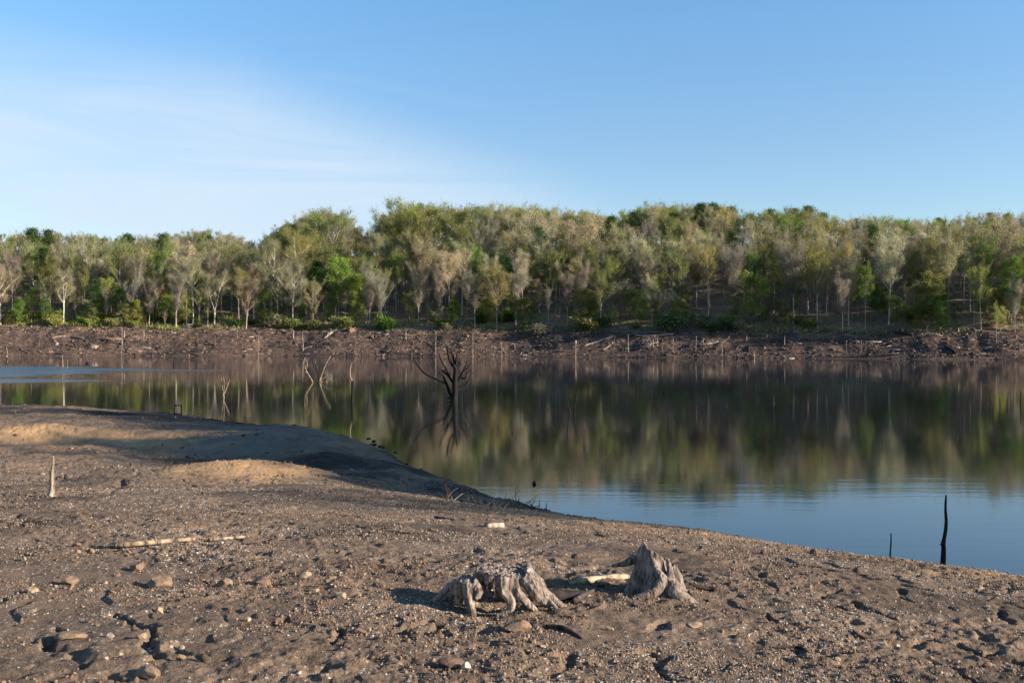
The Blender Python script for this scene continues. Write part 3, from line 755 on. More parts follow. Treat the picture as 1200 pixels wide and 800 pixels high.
# pines that top the skyline
for px, top, lab in [(37, 266, 'round topped green pine on the skyline at the far left'), (57, 268, 'second green pine on the skyline near the far left'), (150, 273, 'dark pine on the skyline above the left wood'), (190, 273, 'bluish dark pine on the low skyline left'),
                (716, 252, 'deep green pine in the dip of the skyline right of the middle'), (822, 237, 'green pine at the crest of the skyline, first of a close trio'), (836, 237, 'green pine at the crest of the skyline, middle of a close trio'), (856, 241, 'green pine at the crest of the skyline, last of a close trio'),
                (903, 244, 'green pine standing above the skyline between two higher clumps'), (930, 243, 'broad green pine in the skyline clump right of the crest'), (948, 240, 'tallest green pine in the skyline clump right of the crest'), (965, 248, 'lower green pine ending the skyline clump right of the crest'), (1100, 254, 'small dark pine on the skyline to the right'),
                (1160, 248, 'bright green pine on the skyline near the right end'), (1180, 249, 'dark green pine on the skyline near the right end')]:
    y = 300 if px > 300 else 312; x = (px-600)/F*y; z = float(hill_z(x, y))
    plant('pine', x, y, z, row_to_h(top+1, y, z), jit((.07, .125, .045), rnd, .1), 'pine_tree', lab, 'tree', 'pines on the wooded hill', var=rnd.choice([0, 1]), wide=1.45)

# bushes along the top of the bank
nb = 0; tries = 0; BX = []
while nb < 62 and tries < 6000:
    tries += 1
    px = rnd.uniform(-20, 1220); s = 13.5+11*rnd.random()**1.6
    if px > 230 and rnd.random() < .15: continue
    y = float(far_shore((px-600)/F*235))+s; x = (px-600)/F*y; y = float(far_shore(x))+s
    if any((x-a)**2+(y-b)**2 < 3.0 for a, b in BX): continue
    z = float(hill_z(x, y)); c = rnd.choice(['yellow', 'bright', 'olive', 'green'] if px < 230 else ['olive', 'green', 'deep', 'olive', 'tan', 'deep'])
    plant('bush', x, y, z, rnd.uniform(1.2, 3.4), jit(C[c], rnd), 'bush', 'low leafing bush, one of many along the top of the far bank', 'bush', 'bushes along the top of the far bank', wide=rnd.uniform(1.0, 1.7))
    BX.append((x, y)); nb += 1
for px, br, h, c, w, lab in [(455, 387, 3.2, 'deep', 1.2, 'dark green bush beside a leaning pale snag on the far bank'), (446, 386, 4.2, 'green', .9, 'round fresh green bush at the bank left of the dead tree'), (113, 380, 2.6, 'bright', 1.6, 'bright low bush under the dark evergreen on the left shore'),
                        (630, 393, 3.0, 'mauve', 1.5, 'greyish leafless brush pile leaning over the bank near the middle'), (790, 388, 4.0, 'deep', 1.6, 'dense dark green bush at the bank under the low olive tree'), (690, 388, 3.6, 'olive', 1.6, 'dull green bush at the bank right of the middle')]:
    x, y, z = hpt(px, br); plant('bush', x, y+1.0, z, h, jit(C[c], rnd, .05), 'bush', lab, 'bush', wide=w)

# the rest of the wood: hundreds of crowns that read as one mass
def wood_mass():
    V = []; Q = []; T3 = []; TQ = []; TT = []; tv = []; tint_l = []; tint_t = []
    g = np.random.default_rng(5); nvt = 0; nvl = 0; spots = []
    kinds = ['broad', 'slim', 'bare', 'pine']
    tries = 0; sky_px = list(np.arange(-70, 1272, 7.5)); n_sky = len(sky_px)
    while len(spots) < 1000+n_sky and tries < 90000:
        tries += 1
        under = len(spots) >= 700+n_sky; top_row = len(spots) < n_sky
        s = 16+g.uniform(0, 1)**1.4*55 if under else g.uniform(26, 122); x = g.uniform(-205, 205) if not under else g.uniform(-150, 150); y = float(far_shore(x))+s
        if top_row:
            s = g.uniform(84, 104); px = sky_px[len(spots)]; x = (px-600)/F*300; y = float(far_shore(x))+s; x = (px-600)/F*y; y = float(far_shore(x))+s
        elif any((x-a)**2+(y-b)**2 < (5 if under else 13) for a, b in spots) or not free(x, y, 1.6 if under else 3.2): continue
        px = 600+x/y*F
        z = float(hill_z(x, y)); sk = sky_row(px)
        k = kinds[g.choice(4, p=[.42, .28, .24, .06])]
        hm = row_to_h(sk+g.uniform(0, 7 if s > 80 else 16), y, z)
        h = min(g.uniform(13, 21), hm) if s < 80 else hm
        if top_row: h = row_to_h(sk+g.uniform(-1.5, 4), y, z); k = kinds[g.choice(3, p=[.5, .3, .2])]
        if under: k = ('leafy', 'slim', 'bare', 'bare')[g.integers(4)]; h = min(g.uniform(4, 11), hm)
        if h < (2 if under else 6): continue
        h = min(h, 27)
        spots.append((x, y))
        pr = PROTO[k][g.integers(len(PROTO[k]))]; sc_ = h/pr[2]; a = g.uniform(0, 6.28); ca, sa = math.cos(a), math.sin(a)
        wide = g.uniform(.8, 1.12)*min(1.0, 18/h+.1)
        m = np.array([[ca*sc_*wide, -sa*sc_*wide, 0], [sa*sc_*wide, ca*sc_*wide, 0], [0, 0, sc_]])
        cv, cf = pr[4]; keep = g.random(len(cf)) < (.25 if under else .45)
        q = cv.reshape(-1, 4, 3)[keep][:, :3]; ctr = q.mean(1, keepdims=True); q = ctr+(q-ctr)*1.75
        q = q.reshape(-1, 3)@m.T+np.array([x, y, z]); V.append(q); tint_l.append(np.repeat(np.array([jit(C['dark' if k == 'pine' else (rnd.choice(['grey', 'mauve']) if k == 'bare' else (rnd.choice(['deep', 'olive', 'tan', 'green', 'mauve', 'yellow']) if under else rnd.choice(['tan', 'olive', 'gold', 'olive', 'pale', 'green', 'tan'])))], rnd, .22)]), len(q), 0))
        t = np.array(pr[3].v)@m.T+np.array([x, y, z]); tv.append(t); TQ.append(np.array(pr[3].f4)+nvt); nvt += len(t)
        tint_t.append(np.repeat(np.array([jit(BARK[k], rnd, .25)]), len(t), 0))
    Vt = np.concatenate(tv); Vl = np.concatenate(V)
    fl = np.arange(len(Vl), dtype=np.int32).reshape(-1, 3)+len(Vt); ft = np.concatenate(TQ)
    o = np_mesh('forest', np.concatenate([Vt, Vl]), [ft, fl], tint=np.concatenate([np.concatenate(tint_t), np.concatenate(tint_l)]), mats=[M_bark_t, M_leaf_t],
                midx=np.concatenate([np.zeros(len(ft)), np.ones(len(fl))]))
    tag(o, 'budding spring wood covering the hill behind the far shore', 'forest', kind='stuff')
wood_mass()

# ------------------------------------------------------------------ trees on the right shore that shade the spit
SUN_AZ, SUN_EL = 16.0, 18.0          # azimuth measured from +x towards the camera's back
sd = Vector((math.cos(R(SUN_EL))*math.cos(R(SUN_AZ)), -math.cos(R(SUN_EL))*math.sin(R(SUN_AZ)), math.sin(R(SUN_EL))))
def shade_tree(lx, ly, lz, dist, var, wide=1.3, lab=''):
    x = lx+sd.x/sd.z*0; hx = math.hypot(sd.x, sd.y); ux, uy = sd.x/hx, sd.y/hx
    x = lx+ux*dist; y = ly+uy*dist; z = 1.2
    top = lz+dist*math.tan(R(SUN_EL))
    plant('pine' if var < 0 else 'leafy', x, y, z, top-z, C['dark'], 'pine_tree' if var < 0 else 'tree', lab, 'tree', 'trees on the right hand shore', var=max(var, 0), wide=wide)
SH = [(.8, 17.0, .6), (-1.2, 18.6, .6), (-3.0, 21.0, .6), (-4.7, 23.4, .6), (-6.9, 25.6, .5), (-9.2, 27.4, .5), (-11.2, 30.0, .5), (-12.8, 33.0, .5), (-13.6, 36.2, .5), (-15, 40, .5), (-18, 44, .4),
      (1.5, 21, .4), (-1.5, 24, .4), (-4.5, 27.5, .4), (-6.5, 31, .4), (-8, 34.5, .4), (-9.5, 38, .4)]
for i, (lx, ly, lz) in enumerate(SH):
    shade_tree(lx, ly, lz, 50+3*(i % 3), i % 3, 1.08, 'tall dense tree on the shore to the right, casting its shadow across the spit')

# ------------------------------------------------------------------ stones
ICO = None
def ico(sub):
    t = (1+5**.5)/2
    v = [(-1, t, 0), (1, t, 0), (-1, -t, 0), (1, -t, 0), (0, -1, t), (0, 1, t), (0, -1, -t), (0, 1, -t), (t, 0, -1), (t, 0, 1), (-t, 0, -1), (-t, 0, 1)]
    f = [(0, 11, 5), (0, 5, 1), (0, 1, 7), (0, 7, 10), (0, 10, 11), (1, 5, 9), (5, 11, 4), (11, 10, 2), (10, 7, 6), (7, 1, 8), (3, 9, 4), (3, 4, 2), (3, 2, 6), (3, 6, 8), (3, 8, 9), (4, 9, 5), (2, 4, 11), (6, 2, 10), (8, 6, 7), (9, 8, 1)]
    v = [Vector(p).normalized() for p in v]
    for _ in range(sub):
        nf = []; cache = {}
        def mid(a, b):
            k = (min(a, b), max(a, b))
            if k not in cache: cache[k] = len(v); v.append(((v[a]+v[b])/2).normalized())
            return cache[k]
        for a, b, c in f:
            x, y, z = mid(a, b), mid(b, c), mid(c, a); nf += [(a, x, z), (b, y, x), (c, z, y), (x, y, z)]
        f = nf
    return np.array([tuple(p) for p in v]), np.array(f, np.int32)
I0 = ico(0); I3 = ico(3)

def rock_mesh(seed, sx, sy, sz):
    g = np.random.default_rng(seed); v = I3[0].copy()
    for _ in range(9):       # cut facets
        n = g.normal(size=3); n /= np.linalg.norm(n); d = g.uniform(.55, .85)
        k = v@n; over = np.maximum(k-d, 0); v = v-over[:, None]*n*.92
    v = v*(1+.16*vn3(v[:, 0]*2.2+seed, v[:, 1]*2.2, v[:, 2]*2.2, seed)+.07*vn3(v[:, 0]*6, v[:, 1]*6, v[:, 2]*6, seed+1))[:, None]
    return v*np.array([sx, sy, sz])
def stone(px, py, w, h, c, label, group=None, name='stone', dz=.25):
    """px, py: the stone's foot in the photo; w, h in photo pixels"""
    x, y, z = gpt(px, py); s = y/F; seed = int(px*7+py)
    o = np_mesh(name, rock_mesh(seed, w*s*.55, w*s*.42, h*s*.72), I3[1], M_stone, smooth=True, color=c)
    o.location = (x, y+w*s*.2, float(ground_z(np.array([x]), np.array([y+w*s*.2]))[0])+h*s*dz); o.rotation_euler = (0, 0, rnd.uniform(-.5, .5))
    for p in o.data.polygons: p.use_smooth = False
    tag(o, label, 'stone', group); return o
BR = (.255, .18, .122); TN = (.38, .295, .20); DK = (.12, .088, .068); RD = (.225, .142, .102); GY = (.30, .26, .22)
for a in [
    (184, 690, 27, 17, BR, 'largest brown faceted stone on the mud at lower left'),
    (160, 670, 17, 11, RD, 'dark reddish stone just above the largest brown stone'),
    (80, 686, 19, 10, BR, 'rounded brown stone lying left of the largest stone'),
    (36, 696, 14, 9, TN, 'tan stone with a long shadow near the left edge'),
    (262, 689, 18, 9, BR, 'rounded tan brown stone between the largest stone and its right neighbour'),
    (305, 687, 24, 10, RD, 'wide reddish stone right of the rounded tan brown stone'),
    (176, 619, 10, 7, DK, 'small dark stone above the long pale pole'),
    (106, 649, 8, 6, BR, 'small brown stone at the left end of the long pole'),
    (80, 753, 34, 9, BR, 'long low brown clod beside a dark rut at lower left'),
    (165, 753, 11, 7, TN, 'small tan stone beside the winding rut at lower left'),
    (127, 752, 11, 6, GY, 'little grey tan stone left of the winding rut'),
    (186, 720, 10, 7, TN, 'small tan stone below the largest brown stone'),
    (240, 779, 12, 12, DK, 'dark upright stone in the cluster near the bottom left'),
    (211, 777, 11, 7, BR, 'low brown stone left of the dark upright stone'),
    (172, 798, 40, 12, BR, 'long brown stone cut off by the bottom edge of the view'),
    (105, 798, 16, 8, TN, 'tan stone at the bottom edge left of the long brown stone'),
    (357, 677, 15, 6, TN, 'flat tan stone on smooth mud left of the stumps'),
    (368, 696, 11, 7, TN, 'pale tan stone left of the pair near the stump shadow'),
    (398, 703, 14, 8, TN, 'pale tan stone with a dark side near the stump shadow'),
    (420, 745, 16, 6, RD, 'reddish flat stone beside the deep rut below the stump shadow'),
    (528, 784, 32, 9, RD, 'broad reddish brown slab below the wide stump'),
    (546, 788, 10, 9, (.62, .55, .46), 'white angular stone against the broad reddish slab'),
    (606, 742, 30, 12, BR, 'angular brown stone just in front of the wide stump'),
    (574, 704, 10, 12, (.42, .32, .22), 'tan stone tucked under the arch of the wide stump'),
    (714, 740, 10, 5, TN, 'tan pebble sized stone between the two stumps in front'),
    (674, 655, 9, 6, DK, 'dark brown stone behind the pale plank'),
    (860, 783, 9, 5, BR, 'small brown stone on smooth mud below the spiky stump'),
    (813, 735, 20, 5, TN, 'narrow tan sliver of stone in front of the spiky stump'),
    (955, 650, 10, 7, DK, 'dark angular stone near the crest on the right'),
    (1006, 672, 10, 8, DK, 'dark brown clod below the crest on the right'),
    (1158, 782, 12, 5, RD, 'reddish stone by the rut at lower right'),
    (940, 735, 10, 5, BR, 'brown stone beside the short dark rut on the right'),
]: stone(*a)
# half sunk clods that nothing tells apart
for i in range(70):
    py = rnd.uniform(600, 798); px = rnd.uniform(0, 1200)
    if py < 610+max(0, (px-620)*.11): continue
    stone(px, py, rnd.uniform(5, 9), rnd.uniform(3, 5.5), jit(rnd.choice([BR, DK, RD, TN]), rnd), 'small brown clod, one of many strewn over the mud', 'clods strewn over the mud', 'clod', .15)
# pale boulders by the green bush on the far bank
for px, py, w, h, lab in [(185, 381, 8, 6, 'pale grey boulder left of the bright green bush on the far bank'), (198, 381, 9, 4, 'flat pale boulder below the bright green bush on the far bank'), (222, 383, 22, 4, 'long pale ledge rock right of the bright green bush'), (411, 388, 11, 7, 'reddish earth mound at the top of the far bank'), (66, 404, 6, 4, 'pale grey rock at the waterline far left'), (109, 408, 12, 5, 'light brown boulder half way down the left bank')]:
    x, y, z = hpt(px, py); s = y/F
    o = np_mesh('boulder', rock_mesh(int(px), w*s*.5, w*s*.4, h*s*.8), I3[1], M_stone, color=(.34, .30, .26) if px != 411 else (.26, .16, .11)); o.location = (x, y+.3, z); tag(o, lab, 'boulder')

def scatter(name, n, pos, size, flat, colors, cw, label, seed, mat=None):
    """n little stones as one mesh"""
    g = np.random.default_rng(seed); x, y, z = pos
    base = I0[0]
    v = base[None]*(1+g.uniform(-.28, .28, (n, 12, 1)))
    v = v*(size[:, None, None]*np.stack([g.uniform(.7, 1.3, n), g.uniform(.6, 1.1, n), g.uniform(*flat, n)], 1)[:, None, :])
    a = g.uniform(0, 6.28, n); tx = g.normal(0, .28, n); ty = g.normal(0, .28, n)
    ca, sa = np.cos(a)[:, None], np.sin(a)[:, None]
    X = v[..., 0]*ca-v[..., 1]*sa; Y = v[..., 0]*sa+v[..., 1]*ca; Z = v[..., 2]+X*tx[:, None]+Y*ty[:, None]
    P = np.stack([X+x[:, None], Y+y[:, None], Z+z[:, None]], -1).reshape(-1, 3)
    f = (I0[1][None]+(np.arange(n)*12)[:, None, None]).reshape(-1, 3)
    ci = g.choice(len(colors), n, p=np.array(cw)/sum(cw)); c = np.array(colors)[ci]*g.uniform(.75, 1.2, (n, 1))
    o = np_mesh(name, P, f, mat or M_grit, tint=np.repeat(c, 12, 0)); tag(o, label, name, kind='stuff'); return o

g = np.random.default_rng(77)
def pick(n, ymin, ymax, seed, patch):
    g = np.random.default_rng(seed); m = n*6
    y = ymin*(ymax/ymin)**(g.random(m)**.9); x = (g.uniform(-.60, .60, m))*(y+.6)
    den = sstep(fbm(x, y*1.5, 1.0, 4, patch), -.10, .28)*.95+.04
    d = shore_dist(x, y); den = np.where((d < 7) & (x > -2), np.maximum(den, .75*sstep(d, 7, 3.5)), den)
    k = (g.random(m) < den*.55) & (d > .35)
    x = x[k][:n]; y = y[k][:n]; z = ground_z(x, y)
    return x, y, z
pos = pick(85000, 4.3, 24, 1, 131); n = len(pos[0]); gs = np.random.default_rng(2)
size = np.clip(gs.lognormal(math.log(.0045), .45, n), .0025, .012)*(1+.05*np.maximum(pos[1]-6, 0))
scatter('shells', n, (pos[0], pos[1], pos[2]-size*.12), size, (.25, .6), [(.43, .40, .36), (.29, .255, .22), (.19, .16, .135), (.30, .24, .175)], [2.4, 3, 3, 2], 'pale shell fragments and white grit scattered over the mud', 3)
pos = pick(62000, 4.3, 24, 11, 231); n = len(pos[0])
size = np.clip(gs.lognormal(math.log(.0046), .5, n), .0025, .015)*(1+.05*np.maximum(pos[1]-6, 0))
scatter('gravel', n, (pos[0], pos[1], pos[2]+size*.2), size, (.5, .9), [(.16, .11, .078), (.21, .148, .10), (.095, .07, .056), (.27, .21, .15), (.145, .085, .062)], [4, 3, 3, 1.5, 1.5], 'brown gravel and crumbs of earth over the lake bed', 4)

gq = np.random.default_rng(41); n = 5200
y = gq.uniform(19, 50, n); x = gq.uniform(-.62, .1, n)*y; k = (shore_dist(x, y) > .1) & (gq.random(n) < .15+.85*sstep(fbm(x, y, 1.6, 3, 141), -.05, .25)); x, y = x[k], y[k]
size = np.clip(gq.lognormal(math.log(.03), .5, len(x)), .014, .11)
scatter('clods', len(x), (x, y, ground_z(x, y)), size, (.4, .8), [(.09, .07, .055), (.14, .105, .08), (.05, .042, .036), (.22, .185, .15)], [4, 3, 3, .8], 'small clods and stones scattered over the spit', 42)

# rubble and driftwood litter on the far bank
g = np.random.default_rng(9); n = 26000
x = g.uniform(-135, 135, n); s = 13.5*g.random(n)**.9; y = far_shore(x)+s
k = g.random(n) < .25+.75*sstep(vn2(x*.12, s*.35, 44), -.15, .2); x, y = x[k], y[k]
z = hill_z(x, y); size = np.clip(g.lognormal(math.log(.12), .55, len(x)), .05, .5)
scatter('rubble', len(x), (x, y, z), size, (.4, .9), [(.058, .05, .05), (.03, .027, .028), (.105, .068, .052), (.25, .20, .155), (.15, .10, .075)], [4, 4, 3, .4, 2], 'dark rubble and broken wood lying over the exposed far bank', 10)

g = np.random.default_rng(29); n = 1500
x = g.uniform(-135, 135, n); sd_ = 13.5*g.random(n)**.8; y = far_shore(x)+sd_; z = hill_z(x, y)
P = np.stack([x, y, z+.08], 1); a = g.normal(size=(n, 3))*np.array([1, .6, .12]); a /= np.linalg.norm(a, axis=1)[:, None]
b = np.stack([-a[:, 1], a[:, 0], np.zeros(n)], 1); b /= np.linalg.norm(b, axis=1)[:, None]; ln = g.lognormal(math.log(.5), .55, (n, 1)); w = ln*.06+.025; up = np.array([[0, 0, 1.0]])
v = np.stack([P-a*ln-b*w, P-a*ln+b*w, P-a*ln+up*w*1.6, P+a*ln-b*w*.7, P+a*ln+b*w*.7, P+a*ln+up*w*1.1], 1).reshape(-1, 3)
o6 = (np.arange(n)*6)[:, None]
fq = np.concatenate([o6+np.array([0, 3, 4, 1]), o6+np.array([1, 4, 5, 2]), o6+np.array([2, 5, 3, 0])]); ft = np.concatenate([o6+np.array([0, 1, 2]), o6+np.array([3, 5, 4])])
cc = np.array([(.30, .25, .20), (.16, .12, .09), (.05, .043, .04), (.36, .31, .26)])[g.choice(4, n, p=[.25, .35, .3, .1])]*g.uniform(.7, 1.15, (n, 1))
tag(np_mesh('driftwood_litter', v, [fq, ft], M_grit, tint=np.repeat(cc, 6, 0)), 'grey and brown sticks strewn over the exposed far bank', 'driftwood', kind='stuff')

# low ground cover at the top of the bank
g = np.random.default_rng(19); n = 26000
x = g.uniform(-140, 140, n); s = 13+16*g.random(n)**1.8; y = far_shore(x)+s
wgt = np.where(x < -70, 1.0, .45)*sstep(vn2(x*.11, s*.15, 64), -.25, .25)
k = g.random(n) < wgt; x, y = x[k], y[k]; z = hill_z(x, y)
a = g.normal(size=(len(x), 3))*np.array([1, 1, .5]); a /= np.linalg.norm(a, axis=1)[:, None]; b = np.array([0, 0, 1.0])+g.normal(0, .4, (len(x), 3))
sz = g.uniform(.15, .45, (len(x), 1)); P = np.stack([x, y, z], 1); v = np.stack([P-a*sz*.4, P+a*sz*.4, P+b*sz*1.6+a*sz*.25, P+b*sz*1.6-a*sz*.25], 1).reshape(-1, 3)
cc = np.array([C['yellow'], C['olive'], C['green'], C['tan']])[g.choice(4, len(x), p=[.3, .35, .2, .15])]*g.uniform(.6, 1.1, (len(x), 1))
o = np_mesh('undergrowth', v, np.arange(len(v), dtype=np.int32).reshape(-1, 4), M_leaf_t, tint=np.repeat(cc, 4, 0)); tag(o, 'low green and straw coloured undergrowth along the edge of the wood', 'undergrowth', kind='stuff')

# ------------------------------------------------------------------ the two stumps
def fuse(o, voxel, rough, seed, grain=(60, 60, 9), cut=None):
    """one watertight weathered surface out of overlapping roots"""
    md = o.modifiers.new('fuse', 'REMESH'); md.mode = 'VOXEL'; md.voxel_size = voxel; md.use_smooth_shade = True
    sm = o.modifiers.new('soft', 'SMOOTH'); sm.factor = .5; sm.iterations = 2
    dg = bpy.context.evaluated_depsgraph_get(); me = bpy.data.meshes.new_from_object(o.evaluated_get(dg))
    o.modifiers.clear(); old = o.data; o.data = me; me.name = old.name
    n = len(me.vertices); co = np.zeros(n*3, np.float32); me.vertices.foreach_get('co', co); co = co.reshape(-1, 3).astype(float)
    nm = np.zeros(n*3, np.float32); me.vertex_normals.foreach_get('vector', nm); nm = nm.reshape(-1, 3)
    a = vn3(co[:, 0]*grain[0]+2*vn3(co[:, 0]*9, co[:, 1]*9, co[:, 2]*9, 3), co[:, 1]*grain[1], co[:, 2]*grain[2], seed)
    b = vn3(co[:, 0]*22, co[:, 1]*22, co[:, 2]*7, seed+1); c = vn3(co[:, 0]*150, co[:, 1]*150, co[:, 2]*25, seed+2)
    lump = .45 if cut else 1.0
    co = co+nm*(rough*(-np.abs(a)*(1.7 if cut else 2.6)+.4+lump*b+.16*c))[:, None]
    if cut:      # the top is torn off along the fibres
        zt = cut(co[:, 0])+.020*vn2(co[:, 0]*38, co[:, 1]*38, 9)+.014*vn2(co[:, 0]*110, co[:, 1]*110, 10)
        co[:, 2] = np.where(co[:, 2] > zt, zt+(co[:, 2]-zt)*.12, co[:, 2])
    me.vertices.foreach_set('co', co.astype(np.float32).ravel()); me.update()
    if not me.materials: me.materials.append(M_wood)
    me.polygons.foreach_set('use_smooth', np.ones(len(me.polygons), bool))
    return o

def stump_a():
    s = A0[1]/F; mb = MB()
    def P(px, py, d=0): return ((px-580)*s, d*s, (718-py)*s*.90)
    def root(pts, rad, n=10): 
        c = curve_pts([P(*p) for p in pts], 4); mb.tube(c, [r*s*.86 for r in lerp_list(rad, len(c))], n, rng=rnd, wob=.14)
    # broken rim
    root([(560, 672, 6), (566, 664, -4), (580, 663, -8), (597, 664, -8), (612, 666, -2), (620, 671, 10), (614, 668, 28), (590, 665, 38), (566, 668, 28), (558, 673, 12)], [7, 8, 9, 9, 8, 8, 8, 9, 8, 7])
    root([(568, 666, 4), (580, 664, 10), (600, 664, 12), (612, 668, 14)], [9, 12, 12, 8])
    for x_ in (566, 575, 586, 598, 610): root([(x_, 668, 2), (x_+rnd.uniform(-2, 2), 659+rnd.uniform(0, 5), 2)], [4, 1.2])
    # outer wall of the stump between the legs
    root([(566, 668, 0), (562, 680, -2), (568, 690, 0)], [9, 8, 4]); root([(577, 666, -8), (573, 676, -10), (574, 684, -9), (572, 689, -7)], [8, 7, 4, 1.5])
    root([(590, 666, -10), (586, 676, -13), (587, 684, -14), (585, 690, -14)], [7, 6, 4, 1.5])
    root([(594, 668, -10), (588, 684, -17), (599, 700, -20), (596, 712, -20), (582, 718, -20)], [9, 8, 6, 4.5, 3])
    root([(604, 667, -8), (597, 684, -14), (601, 696, -18), (602, 706, -20)], [8, 6, 4.5, 2.5])
    root([(606, 667, -6), (604, 684, -14), (612, 697, -18), (620, 706, -18), (630, 716, -16)], [8, 6.5, 6, 5, 3])
    root([(608, 668, -4), (619, 678, -9), (628, 690, -11), (638, 704, -8), (650, 713, -8)], [10, 11, 10, 7, 3])
    root([(618, 672, 8), (630, 682, 6), (638, 694, 6), (652, 708, 6), (664, 716, 8)], [9, 8, 7, 5, 3])
    root([(638, 700, -4), (648, 706, -14), (654, 713, -18)], [4, 3.2, 2])
    # left lobe
    root([(552, 674, -2), (545, 671, -6), (536, 672, -4), (530, 678, 4)], [7, 8, 8, 7])
    root([(552, 673, -6), (556, 684, -10), (561, 690, -14), (556, 697, -18)], [8, 9, 7, 4])
    root([(548, 672, -8), (548, 686, -14), (550, 698, -18), (552, 708, -20), (555, 719, -22)], [8, 8, 7, 6, 4.5])
    root([(537, 673, -2), (533, 686, -2), (538, 696, 2), (536, 712, 6)], [9, 9, 8, 6]); root([(530, 680, 4), (524, 690, 10), (512, 704, 14), (498, 716, 14)], [7, 5, 4, 2.5])
    root([(545, 678, 10), (540, 692, 22), (530, 706, 32), (518, 718, 40)], [10, 9, 7, 4])
    root([(552, 686, -6), (566, 692, -6), (578, 694, -10)], [6, 4.5, 4])
    # far side
    root([(590, 668, 36), (588, 690, 44), (584, 716, 56)], [10, 9, 7]); root([(612, 670, 26), (624, 690, 36), (640, 716, 46)], [9, 8, 5]); root([(566, 670, 28), (556, 692, 38), (544, 716, 50)], [9, 8, 5])
    o = mb.build('tree_stump', M_wood, color=(.35, .295, .255)); o.location = A0[0], A0[1]+.06, A0[2]-.012
    fuse(o, .0034, .0058, 5, (36, 36, 5), lambda q: np.interp(q/s, [-60, -40, -26, -22, -10, 20, 34, 40, 70], [30, 41, 41, 50, 51.5, 49, 45, 60, 60])*s*.9)
    tag(o, 'wide hollow grey stump with arching roots and a dark cavity under it', 'stump'); return o
stump_a()

def stump_b():
    s = B0[1]/F; mb = MB(); n = 120
    # the torn rim: (angle / pi, height)
    rim = [(0, 34), (.2, 39), (.35, 47), (.55, 52), (.7, 48), (.86, 53), (1.0, 54), (1.12, 66), (1.2, 60), (1.3, 56), (1.44, 54), (1.52, 50), (1.6, 48), (1.68, 45), (1.8, 41), (1.9, 37), (2.0, 34)]
    tops = np.interp(np.linspace(0, 2, n, endpoint=False), [a for a, b in rim], [b for a, b in rim])
    rings = 16; V = []; Fq = []
    for r in range(rings):
        t = r/(rings-1)
        for k in range(n):
            th = 2*math.pi*k/n+.25*t
            fl = 1+.10*math.sin(4*th+.9)*(1-.4*t)+.055*math.sin(7*th+2+.6*t)+.025*math.sin(17*th+t)
            rad = (16.5+21*(1-t)**1.5)*fl
            V.append(((-4*t+rad*math.cos(th))*s, (rad*.85*math.sin(th))*s, tops[k]*t*s-.03*(t == 0)))
    for r in range(5):       # hollow inside
        t = r/4
        for k in range(n):
            th = 2*math.pi*k/n+.25; rad = 10.0*(1-.5*t)
            V.append(((-4+rad*math.cos(th))*s, rad*.85*math.sin(th)*s, (tops[k]*.93)*(1-t*.55)*s))
    tot = rings+5
    for r in range(tot-1):
        for k in range(n): Fq.append((r*n+k, r*n+(k+1) % n, (r+1)*n+(k+1) % n, (r+1)*n+k))
    mb.v = V; mb.f4 = Fq
    c0 = len(mb.v); mb.v += [(0, 0, -.03), (-4*s, 0, 18*s)]
    for k in range(n): mb.f3.append((c0, (k+1) % n, k)); mb.f3.append((c0+1, (tot-1)*n+k, (tot-1)*n+(k+1) % n))
    def P(px, py, d=0): return ((px-772)*s, d*s, (700-py)*s)
    def root(pts, rad, n=10):
        c = curve_pts([P(*p) for p in pts], 4); mb.tube(c, [r*s for r in lerp_list(rad, len(c))], n, rng=rnd, wob=.05)
    root([(766, 655, -14), (771, 668, -19), (776, 678, -25), (768, 687, -31), (756, 693, -35), (738, 696, -37)], [2.5, 4.5, 7, 7.5, 6, 1.8])      # lit root sweeping left
    root([(784, 655, -13), (786, 668, -18), (783, 680, -24)], [2, 4, 6])
    root([(782, 680, -20), (790, 690, -30), (803, 701, -34), (830, 713, -37)], [9, 10.5, 9, 2])                     # dark root to the right
    root([(790, 668, 6), (798, 682, 8), (806, 702, 8)], [6, 7, 5])
    root([(755, 664, 4), (746, 661, 8), (738, 665, 8), (720, 668, 6)], [7, 6, 4, 1.5]); root([(748, 662, 10), (743, 653, 10)], [5, 1.0])
    o = mb.build('tree_stump', M_wood, color=(.31, .26, .225)); o.location = B0[0], B0[1]+.14, B0[2]-.012
    fuse(o, .0036, .0028, 15, (80, 80, 5))
    tag(o, 'conical grey stump with a jagged spiky top and two sweeping roots', 'stump')
stump_b()

# ------------------------------------------------------------------ driftwood on the mud
def lying(name, pts, rad, c, label, cat='driftwood', wob=.06, lift=.6, n=9, mat=None, group=None):
    """pts: photo points along the piece where it touches the ground; rad in metres"""
    P = [gpt(*p) for p in pts]; o0 = P[0]; mb = MB()
    W = []
    for (x, y, z), r in zip(P, lerp_list(rad, len(P))):
        zz = float(ground_z(np.array([x]), np.array([y]))[0]); W.append((x-o0[0], y-o0[1], max(zz, z)-o0[2]+r*lift))
    cpts = curve_pts(W, 5) if len(W) > 2 else [Vector(W[0]).lerp(Vector(W[1]), t/6) for t in range(7)]
    mb.tube(cpts, [r*rnd.uniform(.92, 1.06) for r in lerp_list(rad, len(cpts))], n, rng=rnd, wob=wob)
    o = mb.build(name, mat or M_pole, color=tuple(q*.78 for q in c)); o.location = o0; tag(o, label, cat, group); return o
lying('driftwood_pole', [(134, 645), (228, 636)], [.024, .020], (.56, .46, .34), 'long straight bleached pole lying on the mud at left', lift=1.7)
lying('driftwood_pole', [(245, 636), (291, 631)], [.016, .012], (.50, .40, .30), 'thinner pole end in line with the long bleached pole', lift=1.8)
